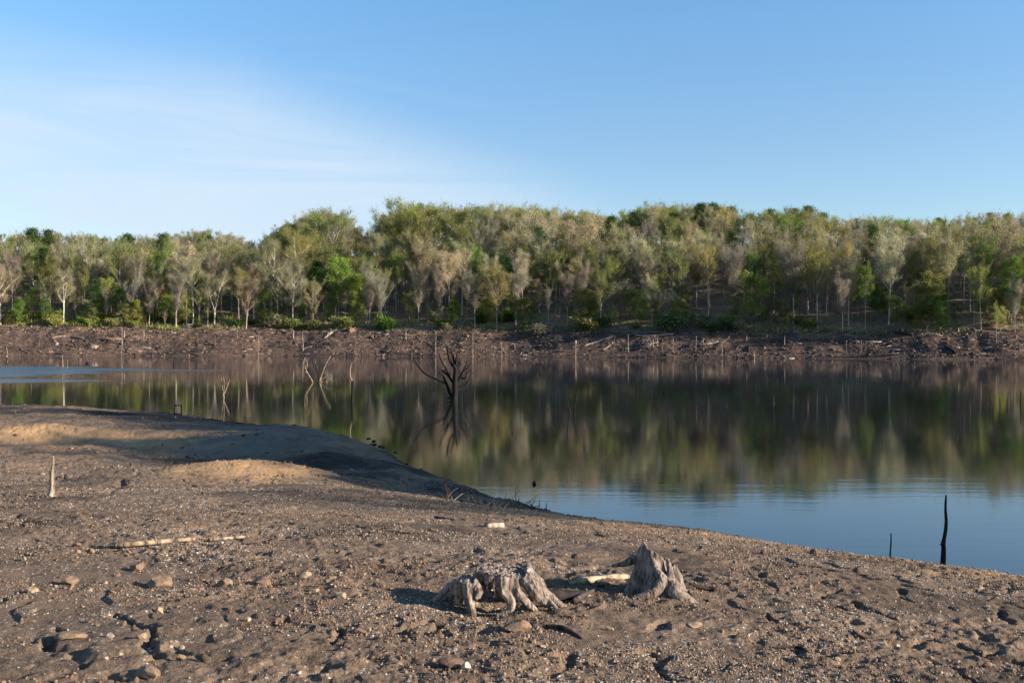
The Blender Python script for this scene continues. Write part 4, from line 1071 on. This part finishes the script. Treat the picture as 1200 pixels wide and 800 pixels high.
lying('driftwood_stick', [(287, 656), (298, 655), (311, 653)], [.010, .009, .005], (.55, .44, .30), 'short pale stick below the thinner pole end')
lying('driftwood_stick', [(440, 664), (465, 663)], [.006, .004], (.42, .33, .23), 'thin straw coloured twig left of the wide stump')
lying('driftwood_stick', [(297, 654), (309, 652)], [.004, .003], (.5, .42, .3), 'hair thin twig lying against the short pale stick')
lying('driftwood_stick', [(434, 772), (455, 769)], [.008, .005], (.45, .34, .22), 'short tan stick near the bottom below the stump shadow')
lying('driftwood_stick', [(640, 738), (660, 741), (683, 751)], [.014, .018, .008], (.08, .065, .055), 'dark curved stick on the mud in front of the wide stump')
lying('driftwood_stick', [(808, 690), (825, 691), (840, 693)], [.012, .02, .010], (.09, .07, .06), 'dark stubby stick right of the spiky stump')
lying('driftwood_stick', [(905, 760), (935, 759), (950, 767)], [.006, .010, .006], (.08, .065, .055), 'dark bent twig on smooth mud at lower right')
lying('driftwood_stick', [(828, 653), (846, 654)], [.010, .006], (.62, .56, .47), 'white short stick behind the spiky stump')
lying('driftwood_stick', [(700, 675), (706, 677)], [.008, .004], (.75, .72, .66), 'tiny white twig standing over the pale plank')
lying('driftwood_stick', [(510, 607), (532, 611)], [.016, .022], (.10, .08, .065), 'dark twig left of the pale block of wood')
lying('driftwood_stick', [(1000, 742), (1015, 748), (1050, 743)], [.008, .009, .004], (.12, .09, .07), 'thin dark twig lying across the ruts on the right')
# pale block and plank
def plank(pts, w, h, c, label, name):
    a, b = gpt(*pts[0]), gpt(*pts[1]); L_ = math.hypot(b[0]-a[0], b[1]-a[1]); mb = MB(); n = 10; vs = []
    for i in range(n+1):
        t = i/n; k = 1-.5*max(0, (.12-t)/.12)-.3*max(0, (t-.92)/.08)
        for yy, zz in ((-w, 0), (w, 0), (w*.8, h), (-w*.8, h*.9)):
            mb.v.append((L_*t+rnd.uniform(-.006, .006)*(i in (0, n)), yy*k*(1+.12*math.sin(3*t+2)), zz*k*(1+rnd.uniform(-.07, .07))))
        if i: 
            q = (i-1)*4
            for e in range(4): mb.f4.append((q+e, q+(e+1) % 4, q+4+(e+1) % 4, q+4+e))
    mb.f4 += [(3, 2, 1, 0), (n*4, n*4+1, n*4+2, n*4+3)]
    o = mb.build(name, M_pole, color=tuple(q*.75 for q in c), smooth=False); o.location = (a[0], a[1], a[2]+.016); o.rotation_euler = (0, -math.atan2(b[2]-a[2], L_), math.atan2(b[1]-a[1], b[0]-a[0]))
    tag(o, label, 'driftwood'); return o
plank([(667, 687), (737, 680)], .03, .042, (.62, .50, .36), 'pale sun bleached plank lying between the two stumps', 'driftwood_plank')
plank([(694, 689), (733, 685)], .02, .022, (.36, .25, .17), 'brown split board wedged under the pale plank', 'driftwood_plank')
plank([(568, 620), (590, 619)], .05, .055, (.60, .52, .42), 'pale short block of wood near the crest behind the wide stump', 'driftwood_block')
lying('driftwood_log', [(636, 706), (655, 704), (686, 702)], [.040, .046, .026], (.05, .042, .038), 'dark waterlogged log chunk at the right foot of the wide stump', wob=.16, lift=.7)
lying('driftwood_splinter', [(672, 709), (685, 702), (698, 694)], [.018, .020, .006], (.12, .105, .10), 'grey splintered wood leaning on the dark log chunk', wob=.2, lift=1.0, mat=M_wood)

# upright pale snag at left
x, y, z = gpt(60, 583); s = y/F; mb = MB()
c = curve_pts([(0, 0, -.05), (0, 0, 2*s), (.8*s, 0, 12*s), (.6*s, 0, 26*s), (2*s, 0, 40*s), (2.2*s, 0, 49*s)], 4); mb.tube(c, [r*s for r in lerp_list([6.5, 4.6, 3.0, 2.3, 1.6, .8], len(c))], 9, rng=rnd, wob=.1)
for a in range(5): mb.tube([(0, 0, 3*s), (math.cos(a*1.3)*5*s, math.sin(a*1.3)*5*s, .5*s), (math.cos(a*1.3)*9*s, math.sin(a*1.3)*9*s, -2*s)], [2.6*s, 2*s, 1*s], 6)
mb.tube([(1.0*s, 0, 34*s), (3.4*s, 0, 35.5*s)], [1.0*s, .5*s], 5)
o = mb.build('upright_stake', M_pole, color=(.46, .39, .32)); o.location = (x, y, z); tag(o, 'slender pale tapered stake standing upright in the mud at left', 'stake')

# ------------------------------------------------------------------ snags in the water and on the far bank
def snag(name, x, y, z, D_pts, c, label, cat='snag', group=None, sub=None, seed=1, mat=None, depth=.35, n=6):
    """D_pts: list of (points in photo pixels relative to the foot, radii in photo pixels). first = stem, others = branch parts"""
    s = y/F; g = random.Random(seed)
    def tubes(pts, rad, base_d):
        w = []; dacc = base_d
        for i, (a, b) in enumerate(pts):
            w.append((a*s, dacc*s, b*s)); dacc += g.uniform(-depth, depth)*6
        cp = curve_pts(w, 4) if len(w) > 2 else w
        m = MB(); m.tube(cp, [max(r*s, .006) for r in lerp_list(rad, len(cp))], n, rng=g, wob=.12); return m
    if len(D_pts) == 1:
        o = tubes(*D_pts[0], 0).build(name, mat or M_pole, color=c); o.location = (x, y, z); tag(o, label, cat, group); return o
    r = empty(name, (x, y, z)); tag(r, label, cat, group)
    for i, (pts, rad) in enumerate(D_pts):
        tubes(pts, rad, 0).build('trunk' if i == 0 else 'branch', mat or M_pole, r, color=c)
    return r

def zz(pts, ox, oy, fx, fy, k=6.0):
    """points read off a photo crop enlarged k times, relative to the foot (fx, fy) in crop pixels"""
    return [((a-fx)/k, (fy-b)/k) for a, b in pts]
# dead tree in the lake
x, y, z = wpt(532.5, 469)
fx, fy = 795, 592
T = lambda pts: zz(pts, 400, 370, fx, fy)
BK = (.013, .011, .0105)
dead = [(T([(795, 640), (795, 592), (800, 520), (800, 440), (805, 380), (795, 350), (790, 345)]), [3.2, 3.0, 2.4, 2.1, 1.7, 1.2, 1.0]),
        (T([(795, 350), (775, 340), (757, 290), (745, 235), (742, 205)]), [1.4, 1.0, .8, .6, .5]),
        (T([(800, 360), (790, 310), (775, 250), (770, 235)]), [1.2, .8, .5, .3]),
        (T([(803, 380), (808, 320), (815, 260)]), [1.2, .8, .35]), (T([(806, 370), (825, 345), (832, 310)]), [.9, .6, .3]),
        (T([(790, 590), (770, 560), (735, 470), (715, 420)]), [1.6, 1.4, 1.2, .5]),
        (T([(735, 470), (700, 455), (650, 432), (590, 400), (555, 365), (535, 335), (505, 285)]), [1.2, 1.1, 1.0, .85, .7, .5, .2]),
        (T([(795, 480), (760, 430), (725, 395), (700, 378)]), [1.2, .9, .7, .3]), (T([(760, 430), (735, 370), (710, 330), (690, 285)]), [.9, .7, .45, .2]),
        (T([(805, 500), (830, 440), (855, 390), (880, 340), (885, 310)]), [1.2, .9, .7, .4, .2]), (T([(855, 390), (880, 370), (900, 345)]), [.6, .4, .2]),
        (T([(812, 520), (845, 512), (870, 495), (890, 455), (908, 410)]), [1.2, 1.1, .9, .6, .25]), (T([(840, 430), (870, 440), (880, 410), (900, 385)]), [.6, .5, .35, .2]),
        (T([(785, 585), (765, 578), (745, 576)]), [.9, .7, .4]), (T([(785, 596), (765, 598), (745, 598)]), [.8, .6, .4])]
dead = [(p_, [q*1.25+.38 for q in r_]) for p_, r_ in dead]
gt_ = random.Random(12)
for p_, r_ in list(dead[1:13]):
    for _ in range(3):
        k_ = gt_.randrange(1, len(p_)); ax, ay = p_[k_]; a_ = gt_.uniform(-.9, .9)+(.5 if ax > 0 else -.5); l_ = gt_.uniform(3, 7.5)
        dead.append(([(ax, ay), (ax+math.sin(a_)*l_*.5, ay+math.cos(a_)*l_*.55), (ax+math.sin(a_*.8)*l_, ay+math.cos(a_*.8)*l_)], [.45, .36, .2]))
snag('dead_tree', x, y, z, dead, BK, 'black leafless dead tree with a long left branch standing in the lake', 'tree', seed=4)
# broken snag with a bleached hook
x, y, z = wpt(413, 471)
r = empty('dead_tree', (x, y, z)); s = y/F; tag(r, 'short black snag with a bleached hooked top standing in the lake', 'snag')
m = MB(); m.tube([((a)*s, 0, b*s) for a, b in ((-.2, -4), (-.3, 0), (0, 10), (.2, 20), (.3, 25))], [1.9*s, 1.8*s, 1.6*s, 1.9*s, 1.7*s], 8, rng=rnd, wob=.15); m.tube([(.3*s, 0, 24*s), (2.2*s, 0, 25.5*s)], [.8*s, .4*s], 5)
m.build('trunk', M_pole, r, color=(.012, .011, .010))
m = MB(); m.tube(curve_pts([((a)*s, 0, b*s) for a, b in ((-.6, 24), (-2.6, 30), (-2.8, 38), (-1.2, 45), (1.8, 48))], 3), [s*q for q in lerp_list([1.0, .8, .7, .6, .3], 13)], 6); m.build('branch', M_pole, r, color=(.30, .24, .19))
# pale broken forks
for px, py, D, seed, lab in [
    (372.5, 447.5, [([(0, -3), (0, 0), (-.5, 12), (-3, 20), (-4, 24)], [.8, .8, .6, .5, .25]), ([(1.5, 0), (5, 10), (10, 22), (15, 30)], [.9, .75, .6, .3]), ([(2, 0), (7, 5), (13, 8), (17, 7)], [.6, .5, .4, .2]), ([(-.2, 13), (1.5, 20)], [.4, .2]), ([(2, 1), (8, -1), (11, 2)], [.6, .4, .3])], 5, 'pale snag with three forked limbs rising from the lake'),
    (366, 448, [([(0, -3), (0, 0), (-4, 7), (-8, 14), (-10, 22)], [.8, .9, .7, .6, .4]), ([(-8, 14), (-6, 21), (-7, 27)], [.55, .4, .2]), ([(-6, 11), (-10, 17), (-9, 29)], [.5, .4, .2])], 6, 'pale broken limb leaning left beside the forked snag in the lake'),
    (262, 466, [([(0, -4), (0, 0), (0, 5)], [1.1, 1.0, .8]), ([(0, 4), (-1.5, 12), (-3.5, 24)], [.55, .45, .25]), ([(0, 4), (.5, 14), (0, 25)], [.5, .4, .2]), ([(.3, 4), (3, 12), (6, 21)], [.5, .4, .2])], 7, 'small pale three pronged snag in the lake at left'),
    (668, 485, [([(.5, -6), (0, 0), (-2, 9), (-3, 18), (-3, 30)], [.7, .75, .5, .4, .2])], 8, 'thin dark stick leaning left, one of a close pair in the lake'),
    (673, 486, [([(0, -6), (0, 0), (.5, 10), (2, 18), (3, 24)], [.7, .75, .55, .4, .2])], 9, 'thin dark stick leaning right, one of a close pair in the lake'),
    (1160.5, 478, [([(-2, -5), (-.5, 0), (1.5, 6), (0, 13), (-1, 20)], [.45, .5, .45, .4, .2])], 10, 'curved dark twig poking out of the lake at right'),
    (1172, 474, [([(0, -4), (0, 0), (0, 7)], [.5, .5, .3])], 11, 'short dark stub in the lake beside the curved twig'),
    (1180.5, 475, [([(0, -4), (0, 0), (.3, 9)], [.5, .5, .3])], 12, 'second dark stub in the lake right of the short one'),
    (1196, 478, [([(0, -4), (0, 0), (.5, 20)], [.6, .6, .4])], 13, 'dark upright stick in the lake at the right edge of the view'),
    (204.5, 427.5, [([(0, -2), (0, 0), (-1, 3), (-1.2, 5)], [.9, .8, .5, .3])], 14, 'tiny dark stub in the lake near the left bank'),
    (102, 426, [([(-1, -1), (-.6, 0), (0, 1.2), (.8, 2.0)], [1.0, 1.2, 1.1, .5])], 15, 'round dark lump breaking the surface near the left bank'),
    (850.5, 477, [([(0, -2), (0, 0), (0, 2.2)], [.9, .9, .6])], 16, 'small dark lump breaking the surface right of the dead tree'),
    (600, 508, [([(0, -3), (0, 0), (.3, 2)], [.3, .3, .2])], 17, 'tiny twig tip breaking the surface near the middle of the lake'),
    (8, 424, [([(0, -2), (0, 0), (1, 5)], [.5, .5, .3])], 18, 'leaning stub in the water at the left edge of the view'),
    (73, 431, [([(0, -2), (0, 0), (-1, 16)], [.45, .45, .25])], 19, 'thin pale stick in the water off the left bank'),
    (77.5, 432, [([(0, -2), (0, 0), (.5, 10)], [.4, .4, .2])], 20, 'shorter pale stick beside the thin pale stick off the left bank'),
]:
    x, y, z = wpt(px, py); D = [(p_, [q*1.15+.15 for q in r_]) for p_, r_ in D]; cc = (.34, .27, .20) if seed in (5, 6, 7, 19, 20) else (.013, .011, .010)
    snag('snag', x, y, z, D, cc, lab, seed=seed)
# near sticks standing in the water on the right (feet hidden by the crest)
for px, py, D_, D, seed, lab in [
    (1105.5, 662, 15.2, [([(-.5, -25), (-.3, 0), (0, 20), (-.8, 28), (2.5, 48), (1.2, 68), (1.6, 83)], [3.6, 3.4, 2.9, 2.6, 2.0, 1.6, .9]), ([(-.4, 22), (-2.6, 24.5), (-3.4, 24)], [1.4, .8, .4])], 30, 'tall black weathered stick standing in the water at right'),
    (1042.5, 650, 16.0, [([(.4, -25), (0, 0), (.3, 14), (.2, 26)], [1.1, 1.0, .9, .7])], 31, 'thin short black stick in the water left of the tall one')]:
    x = (px-600)/F*D_; z = H-(py-YH)*D_/F; snag('snag', x, D_, z, D, (.03, .026, .024), lab, seed=seed)
# knob on the water
x, y, z = wpt(626, 567); m = MB(); v = I3[0]*np.array([.046, .046, .06])*(1+.12*vn3(I3[0][:, 0]*3, I3[0][:, 1]*3, I3[0][:, 2]*3, 2))[:, None]
v[:, 2] += .02; m.v = [tuple(p) for p in v]; m.f3 = [tuple(q) for q in I3[1]]; m.tube([(0, 0, .06), (.004, 0, .085)], [.014, .006], 6)
o = m.build('float', M_pole, color=(.03, .026, .025)); o.location = (x, y, 0); tag(o, 'small round dark float on the calm water near the shore', 'float')
# little frame and stick on the spit
x, y, z = gpt(208, 486.5); s = y/F; r = empty('wooden_frame', (x, y, z)); tag(r, 'small dark wooden frame of two posts and rails on the tip of the spit', 'frame')
for dx in (-4.0, 4.4):
    m = MB(); m.tube([(dx*s, 0, -4*s), (dx*s*1.02, 0, 6*s), (dx*s*.97, .05, 12.5*s)], [.7*s, .62*s, .55*s], 6, rng=rnd, wob=.12); m.build('post', M_pole, r, color=BK)
for z0, z1 in ((12, 11.3), (2.6, 1.0)):
    m = MB(); m.tube([(-4.6*s, .03, z0*s), (0, 0, (z0+z1)/2*s), (4.8*s, .03, z1*s)], [.6*s]*3, 6, rng=rnd, wob=.12); m.build('rail', M_pole, r, color=BK)
x, y, z = gpt(188, 482); snag('snag', x, y, z-.1, [([(0, -2), (0, 6), (1.2, 12), (3, 19), (4, 25)], [.75, .7, .55, .45, .2])], BK, 'thin dark leaning stick on the far edge of the spit', seed=33)

# dry twiggy brush at the water's edge
def brush(px0, px1, py0, py1, n, hmax, label, seed, c):
    g = random.Random(seed); x0, y0, z0 = gpt((px0+px1)/2, (py0+py1)/2)
    r = empty('brush', (x0, y0, z0)); tag(r, label, 'brush')
    for i in range(n):
        m = MB()
        t = g.random(); bx, by, bz = gpt(px0+(px1-px0)*t, py0+(py1-py0)*t+g.uniform(-1, 2)); bx -= x0; by -= y0; bz -= z0
        a = g.uniform(-1.2, 1.2); h = hmax*g.uniform(.3, 1.0)**1.3; d = Vector((math.sin(a), g.uniform(-.5, .5), math.cos(a)*.9))
        p = Vector((bx, by, bz-.02)); q = p+d*h*.6+Vector((g.uniform(-.06, .06), 0, 0)); e = q+(d+Vector((g.uniform(-.6, .6), 0, g.uniform(-.3, .3)))).normalized()*h*.5
        m.tube(curve_pts([p, q, e], 3), lerp_list([.009, .007, .003], 7), 5)
        if g.random() < .6:
            d2 = (d+Vector((g.uniform(-1, 1), 0, g.uniform(-.3, .5)))).normalized(); m.tube([q, q+d2*h*.35], [.005, .002], 4)
        m.build('twig', M_pole, r, color=c)
brush(522, 590, 586, 594, 46, .42, 'tangle of dry pale twigs on the shore where the shadow ends', 51, (.34, .26, .20))
brush(588, 612, 593, 597, 9, .42, 'few dark twigs curving over the water right of the dry tangle', 52, (.10, .08, .065))
brush(618, 642, 595, 600, 9, .30, 'sparse fine dark twigs on the crest against the blue water', 53, (.10, .08, .065))
# dark clods of weed at the spit's edge
for i, (px, py, w) in enumerate([(432, 514, 6), (438, 517, 7), (437, 521, 9), (446, 523, 8), (449, 524, 5), (463, 530, 5), (462, 539, 3), (476, 544, 6), (465, 541, 4), (494, 550, 4), (526, 563, 6), (532, 566, 5), (107, 479, 3), (326, 497, 4), (345, 498, 5)]):
    x, y, z = wpt(px, py); s = y/F
    o = np_mesh('mud_clod', rock_mesh(900+i, w*s*.5, w*s*.6, w*s*.16), I3[1], M_stone, color=(.035, .032, .024)); o.location = (x, y, .015)
    tag(o, 'dark weedy clod lying in shallow water beside the spit', 'clod', 'weedy clods along the edge of the spit')

# dead posts on the far bank
POSTS = [(142, 417, 34, 1.0, 1), (145.5, 395, 8, 1.4, 1), (168, 395, 8, 1.4, 1), (252, 405, 12, .9, 0), (278, 396, 9, 1.1, 0), (284, 408, 16, .8, 0), (302.5, 419, 30, 1.0, 1), (344, 396, 9, 1.6, 1), (355, 411, 21, 1.0, 1), (417, 416, 26, .8, 0),
         (475.5, 398, 10, 1.6, 1), (510.5, 416, 28, 1.0, 1), (554, 418, 32, .8, 1), (588, 419, 18, .8, 1), (674.5, 420, 21, 1.1, 1), (719.5, 415, 22, .8, 0), (736.5, 413, 21, 1.1, 1), (765.5, 407, 10, .9, 1), (770.5, 405, 10, 1.2, 1),
         (776.5, 417, 18, 1.1, 0), (788.5, 412, 16, 1.1, 1), (790, 420, 12, .7, 0), (815.5, 413, 19, .9, 1), (837, 418, 15, 1.3, 0), (846, 417, 14, 1.1, 1), (855, 421, 6, .6, 0), (875, 401, 7, 1.8, 1), (882.5, 418, 15, 1.0, 1), (898.5, 397, 6, 1.2, 1),
         (919.5, 405, 11, 1.2, 1), (977, 398, 5, 1.4, 1), (992, 413, 14, 1.1, 0), (1009.5, 411, 13, 1.5, 0), (1030, 420, 10, .6, 0), (1059, 419, 16, 1.1, 1), (1127, 410, 9, .8, 0), (1142, 422, 8, .6, 1), (1175, 424, 9, .7, 0), (46, 408, 16, .7, 0), (89, 407, 9, .6, 0), (8, 418, 13, .8, 1), (232, 398, 8, .7, 0), (1144, 397, 4, 1.6, 0), (1003, 397, 4, 1.2, 1)]
special = {142: 'tall thin white post at the waterline on the left bank', 302.5: 'tall pale dead trunk at the waterline left of the forked snags', 355: 'straight white dead post above the pale forked snag', 510.5: 'tall white dead post on the bank left of the dead tree',
           554: 'tall thin reddish post on the bank right of the dead tree', 674.5: 'pale post with a broad knobbed top at the waterline', 736.5: 'straight white post right of the long leaning pale log', 475.5: 'stubby white stump post high on the bank left of the dead tree',
           417: 'crooked thin brown post above the hooked snag', 919.5: 'white forked stub on the dark rubble at right', 1059: 'bleached gnarled post in front of the dark uprooted tree', 815.5: 'white post touching the pale branching log at right', 344: 'stubby white post high on the bank above the forked snags'}
for i, (px, by, h, w, pale) in enumerate(POSTS):
    x, y, z = hpt(px, by) if by < 418 else wpt(px, max(by, 417.5))
    if y > 260 or y < 150: y = float(far_shore(x)); z = 0
    c = jit((.47, .41, .345) if pale else (.27, .21, .165), rnd, .12); g = random.Random(i)
    k = g.uniform(-.04, .04)*h
    D = [([(0, -4), (0, 0), (k*.4+g.uniform(-.3, .3), h*.4), (k*.7+g.uniform(-.3, .3), h*.75), (k, h)], [w*.52, w*.48, w*.38, w*.32, w*.2])]
    if px == 674.5: D = [([(0, -4), (0, 0), (0, h*.7), (-.2, h*.8), (-.2, h)], [.6, .6, .6, 1.6, 1.9])]
    snag('dead_post', x, y, z, D, c, special.get(px, 'weathered dead post, one of many standing on the far mud bank'), 'post', None if px in special else 'dead posts on the far bank', seed=i, depth=.1, n=6)
# logs on the far bank
for i, (P_, rad, c, lab) in enumerate([
    ([(684, 406), (700, 401), (718, 394.5)], [.24, .22, .16], (.58, .51, .42), 'long pale log slanting up the bank right of the middle'),
    ([(705, 411), (714, 406), (719, 401)], [.10, .12, .08], (.55, .48, .4), 'short pale limb below the long slanting log'),
    ([(745, 393.5), (765, 394), (790, 391.5)], [.14, .2, .15], (.58, .50, .40), 'long horizontal bleached log high on the bank'),
    ([(752, 402), (760, 404), (772, 401)], [.12, .14, .08], (.58, .52, .44), 'crooked bleached branch below the horizontal log'),
    ([(816, 403.5), (830, 404), (842, 400)], [.15, .18, .08], (.60, .54, .45), 'pale branching log touching a white post at right'),
    ([(1025, 407), (1036, 403), (1045, 400)], [.13, .14, .1], (.52, .42, .32), 'tan log slanting across the dark rubble on the right'),
    ([(1034, 408), (1045, 405)], [.12, .08], (.5, .42, .34), 'short tan log below the slanting tan log'),
    ([(600, 405.5), (618, 405.5), (635, 405)], [.1, .12, .1], (.50, .40, .31), 'thin straight log lying level on the bank near the middle'),
    ([(610, 413), (632, 412.5)], [.14, .12], (.36, .27, .2), 'dull brown log low on the bank near the middle'),
    ([(380, 397), (385, 393), (391, 388.5)], [.22, .24, .14], (.58, .52, .45), 'thick white forked log tilted on the bank left of centre'),
    ([(355, 410), (360, 407.5), (366, 405.5)], [.13, .12, .06], (.52, .44, .36), 'pale limb lying at the foot of the straight white post'),
    ([(118, 398), (130, 398), (142, 398)], [.28, .32, .26], (.42, .29, .2), 'thick reddish brown log lying on the left bank'),
    ([(60, 397), (68, 395), (77, 394)], [.22, .24, .18], (.42, .34, .25), 'tan log tilted on the bank at far left'),
    ([(84, 396), (92, 396.5), (98, 397)], [.34, .36, .3], (.20, .17, .16), 'thick dark grey log on the bank at left'),
    ([(104, 405), (115, 406.5)], [.3, .24], (.42, .31, .23), 'pale brown log half way down the left bank'),
    ([(205, 398), (215, 392)], [.1, .08], (.46, .36, .27), 'thin slanting stick on the bank below the white sycamore'),
    ([(1107, 406), (1114, 410), (1121, 415)], [.26, .28, .24], (.035, .03, .03), 'thick black log slanting down the right bank'),
    ([(1112, 409), (1125, 407)], [.08, .06], (.45, .37, .29), 'thin tan stick above the thick black log'),
    ([(1155, 410), (1166, 409), (1182, 411)], [.14, .18, .1], (.24, .18, .14), 'long curved brown log near the right end of the bank'),
    ([(1050, 391), (1060, 392), (1070, 393)], [.35, .5, .3], (.045, .038, .034), 'dark uprooted trunk on the rim of the right bank'),
    ([(990, 392), (1000, 394)], [.2, .1], (.5, .42, .34), 'pale wood chunk on the rim of the right bank'),
    ([(308, 411), (318, 411)], [.12, .1], (.5, .4, .3), 'short tan log right of the tall pale trunk'),
    ([(445, 411), (452, 413), (460, 416)], [.1, .12, .08], (.07, .055, .05), 'dark stick slanting into the water left of the dead tree'),
    ([(565, 400), (570, 396)], [.12, .08], (.5, .42, .34), 'white crooked limb on the bank above the dead tree'),
    ([(877, 412), (879, 405)], [.35, .2], (.06, .05, .045), 'dark leaning slab of wood beside a white post at right'),
    ([(578, 403), (590, 403)], [.1, .08], (.42, .35, .28), 'level grey limb on the bank right of the dead tree')]):
    Q = [hpt(*p) for p in P_]; o0 = Q[0]; m = MB()
    W = [(q[0]-o0[0], (q[1]-o0[1])*1.0, q[2]-o0[2]+r_*.5) for q, r_ in zip(Q, rad)]
    cp = curve_pts(W, 3) if len(W) > 2 else W
    m.tube(cp, lerp_list(rad, len(cp)), 7, rng=rnd, wob=.12)
    if i in (3, 4, 9, 19):
        for k in range(4):
            b = Vector(cp[min(len(cp)-1, 1+k)]); m.tube([b, b+Vector((rnd.uniform(-.8, 1.2), rnd.uniform(-.5, .5), rnd.uniform(.4, 1.6)))], [rad[0]*.45, .04], 5)
    o = m.build('driftwood_log', M_pole, color=c); o.location = o0; tag(o, lab, 'log')

# ------------------------------------------------------------------ light, sky, camera
w = bpy.data.worlds.new('World'); sc.world = w; w.use_nodes = True; nt = w.node_tree; nt.nodes.clear()
out = nt.nodes.new('ShaderNodeOutputWorld'); bg = nt.nodes.new('ShaderNodeBackground'); bg.inputs[1].default_value = .06
sky = N(nt, 'ShaderNodeTexSky', sky_type='NISHITA', sun_disc=False); sky.sun_elevation = R(SUN_EL); sky.sun_rotation = R(90+SUN_AZ)
sky.air_density = 1.0; sky.dust_density = .6; sky.ozone_density = 2.0; sky.altitude = 200
tc = N(nt, 'ShaderNodeTexCoord'); sp = N(nt, 'ShaderNodeSeparateXYZ'); L(nt, tc, 'Generated', sp, 0)
az = math_n(nt, 'ARCTAN2', sp.outputs[0], sp.outputs[1]); el = math_n(nt, 'ARCSINE', sp.outputs[2])
def mr(src, a, b, c, d, smooth=True):
    n = N(nt, 'ShaderNodeMapRange'); nt.links.new(src, n.inputs[0]); n.interpolation_type = 'SMOOTHSTEP' if smooth else 'LINEAR'
    for i, v in enumerate((a, b, c, d)): n.inputs[1+i].default_value = v
    return n.outputs[0]
cmb = N(nt, 'ShaderNodeCombineXYZ'); nt.links.new(az, cmb.inputs[0]); nt.links.new(el, cmb.inputs[1])
mpc = N(nt, 'ShaderNodeMapping'); mpc.inputs['Scale'].default_value = (1.9, 15, 1); mpc.inputs['Rotation'].default_value = (0, 0, R(-7)); L(nt, cmb, 0, mpc, 0)
nz = N(nt, 'ShaderNodeTexNoise', i_Scale=1.0, i_Detail=9.0, i_Roughness=.62, i_Distortion=.9); L(nt, mpc, 0, nz, 'Vector')
m_az = mr(az, -.02, .20, 1, 0); edge = math_n(nt, 'ADD', el, math_n(nt, 'MULTIPLY', math_n(nt, 'MAXIMUM', math_n(nt, 'ADD', az, .27), 0.0), .33))     # cloud top falls towards the right
m_el = mr(edge, .185, .295, 1, 0)
cm = math_n(nt, 'MULTIPLY', math_n(nt, 'MULTIPLY', m_az, m_el), mr(nz.outputs[0], .30, .64, .52, 1.0))
# a thin second wisp running down to the right
w1 = math_n(nt, 'ADD', el, math_n(nt, 'MULTIPLY', az, .16)); w1 = math_n(nt, 'ABSOLUTE', math_n(nt, 'SUBTRACT', w1, .228))
wisp = math_n(nt, 'MULTIPLY', mr(w1, 0, .010, 1, 0), math_n(nt, 'MULTIPLY', mr(az, -.30, -.18, 0, 1), mr(az, -.06, .05, 1, 0)))
wisp = math_n(nt, 'MULTIPLY', wisp, mr(nz.outputs[0], .40, .68, .0, .17))
cm = math_n(nt, 'MAXIMUM', math_n(nt, 'MULTIPLY', cm, .85), wisp, True)
air = mixc(nt, 'MULTIPLY', 1.0); L(nt, sky, 0, air, 6); tr = ramp(nt, [(0, (1.10, 1.12, 1.18)), (.5, (1.07, 1.19, 1.30)), (1, (.985, 1.40, 1.58))]); nt.links.new(mr(el, .02, .36, 0, 1, False), tr.inputs[0]); L(nt, tr, 0, air, 7)
mx = mixc(nt); nt.links.new(cm, mx.inputs[0]); L(nt, air, 2, mx, 6); mx.inputs[7].default_value = (4.45, 5.25, 6.1, 1)
L(nt, mx, 2, bg, 0); L(nt, bg, 0, out, 0)

sl = bpy.data.lights.new('sun', 'SUN'); sl.energy = 5.0; sl.angle = R(.53); sl.color = (1.0, .86, .70)
so = bpy.data.objects.new('sun', sl); col.objects.link(so); so.rotation_euler = sd.to_track_quat('Z', 'Y').to_euler()

cam = bpy.data.cameras.new('camera'); cam.lens = 35; cam.sensor_width = 36; cam.clip_end = 3000; cam.clip_start = .05
co = bpy.data.objects.new('camera', cam); col.objects.link(co); co.location = (0, 0, H); co.rotation_euler = (R(90), 0, 0); sc.camera = co
sc.view_settings.view_transform = 'Standard'; sc.view_settings.look = 'None'; sc.view_settings.gamma = 1; sc.view_settings.use_curve_mapping = False
sc.view_settings.exposure = 1.4
sc.cycles.max_bounces = 5; sc.cycles.diffuse_bounces = 2; sc.cycles.glossy_bounces = 3; sc.cycles.transmission_bounces = 2; sc.cycles.caustics_reflective = False; sc.cycles.caustics_refractive = False
sc.cycles.use_denoising = True; sc.cycles.denoiser = 'OPENIMAGEDENOISE'; sc.cycles.denoising_input_passes = 'RGB_ALBEDO_NORMAL'; sc.cycles.denoising_prefilter = 'ACCURATE'
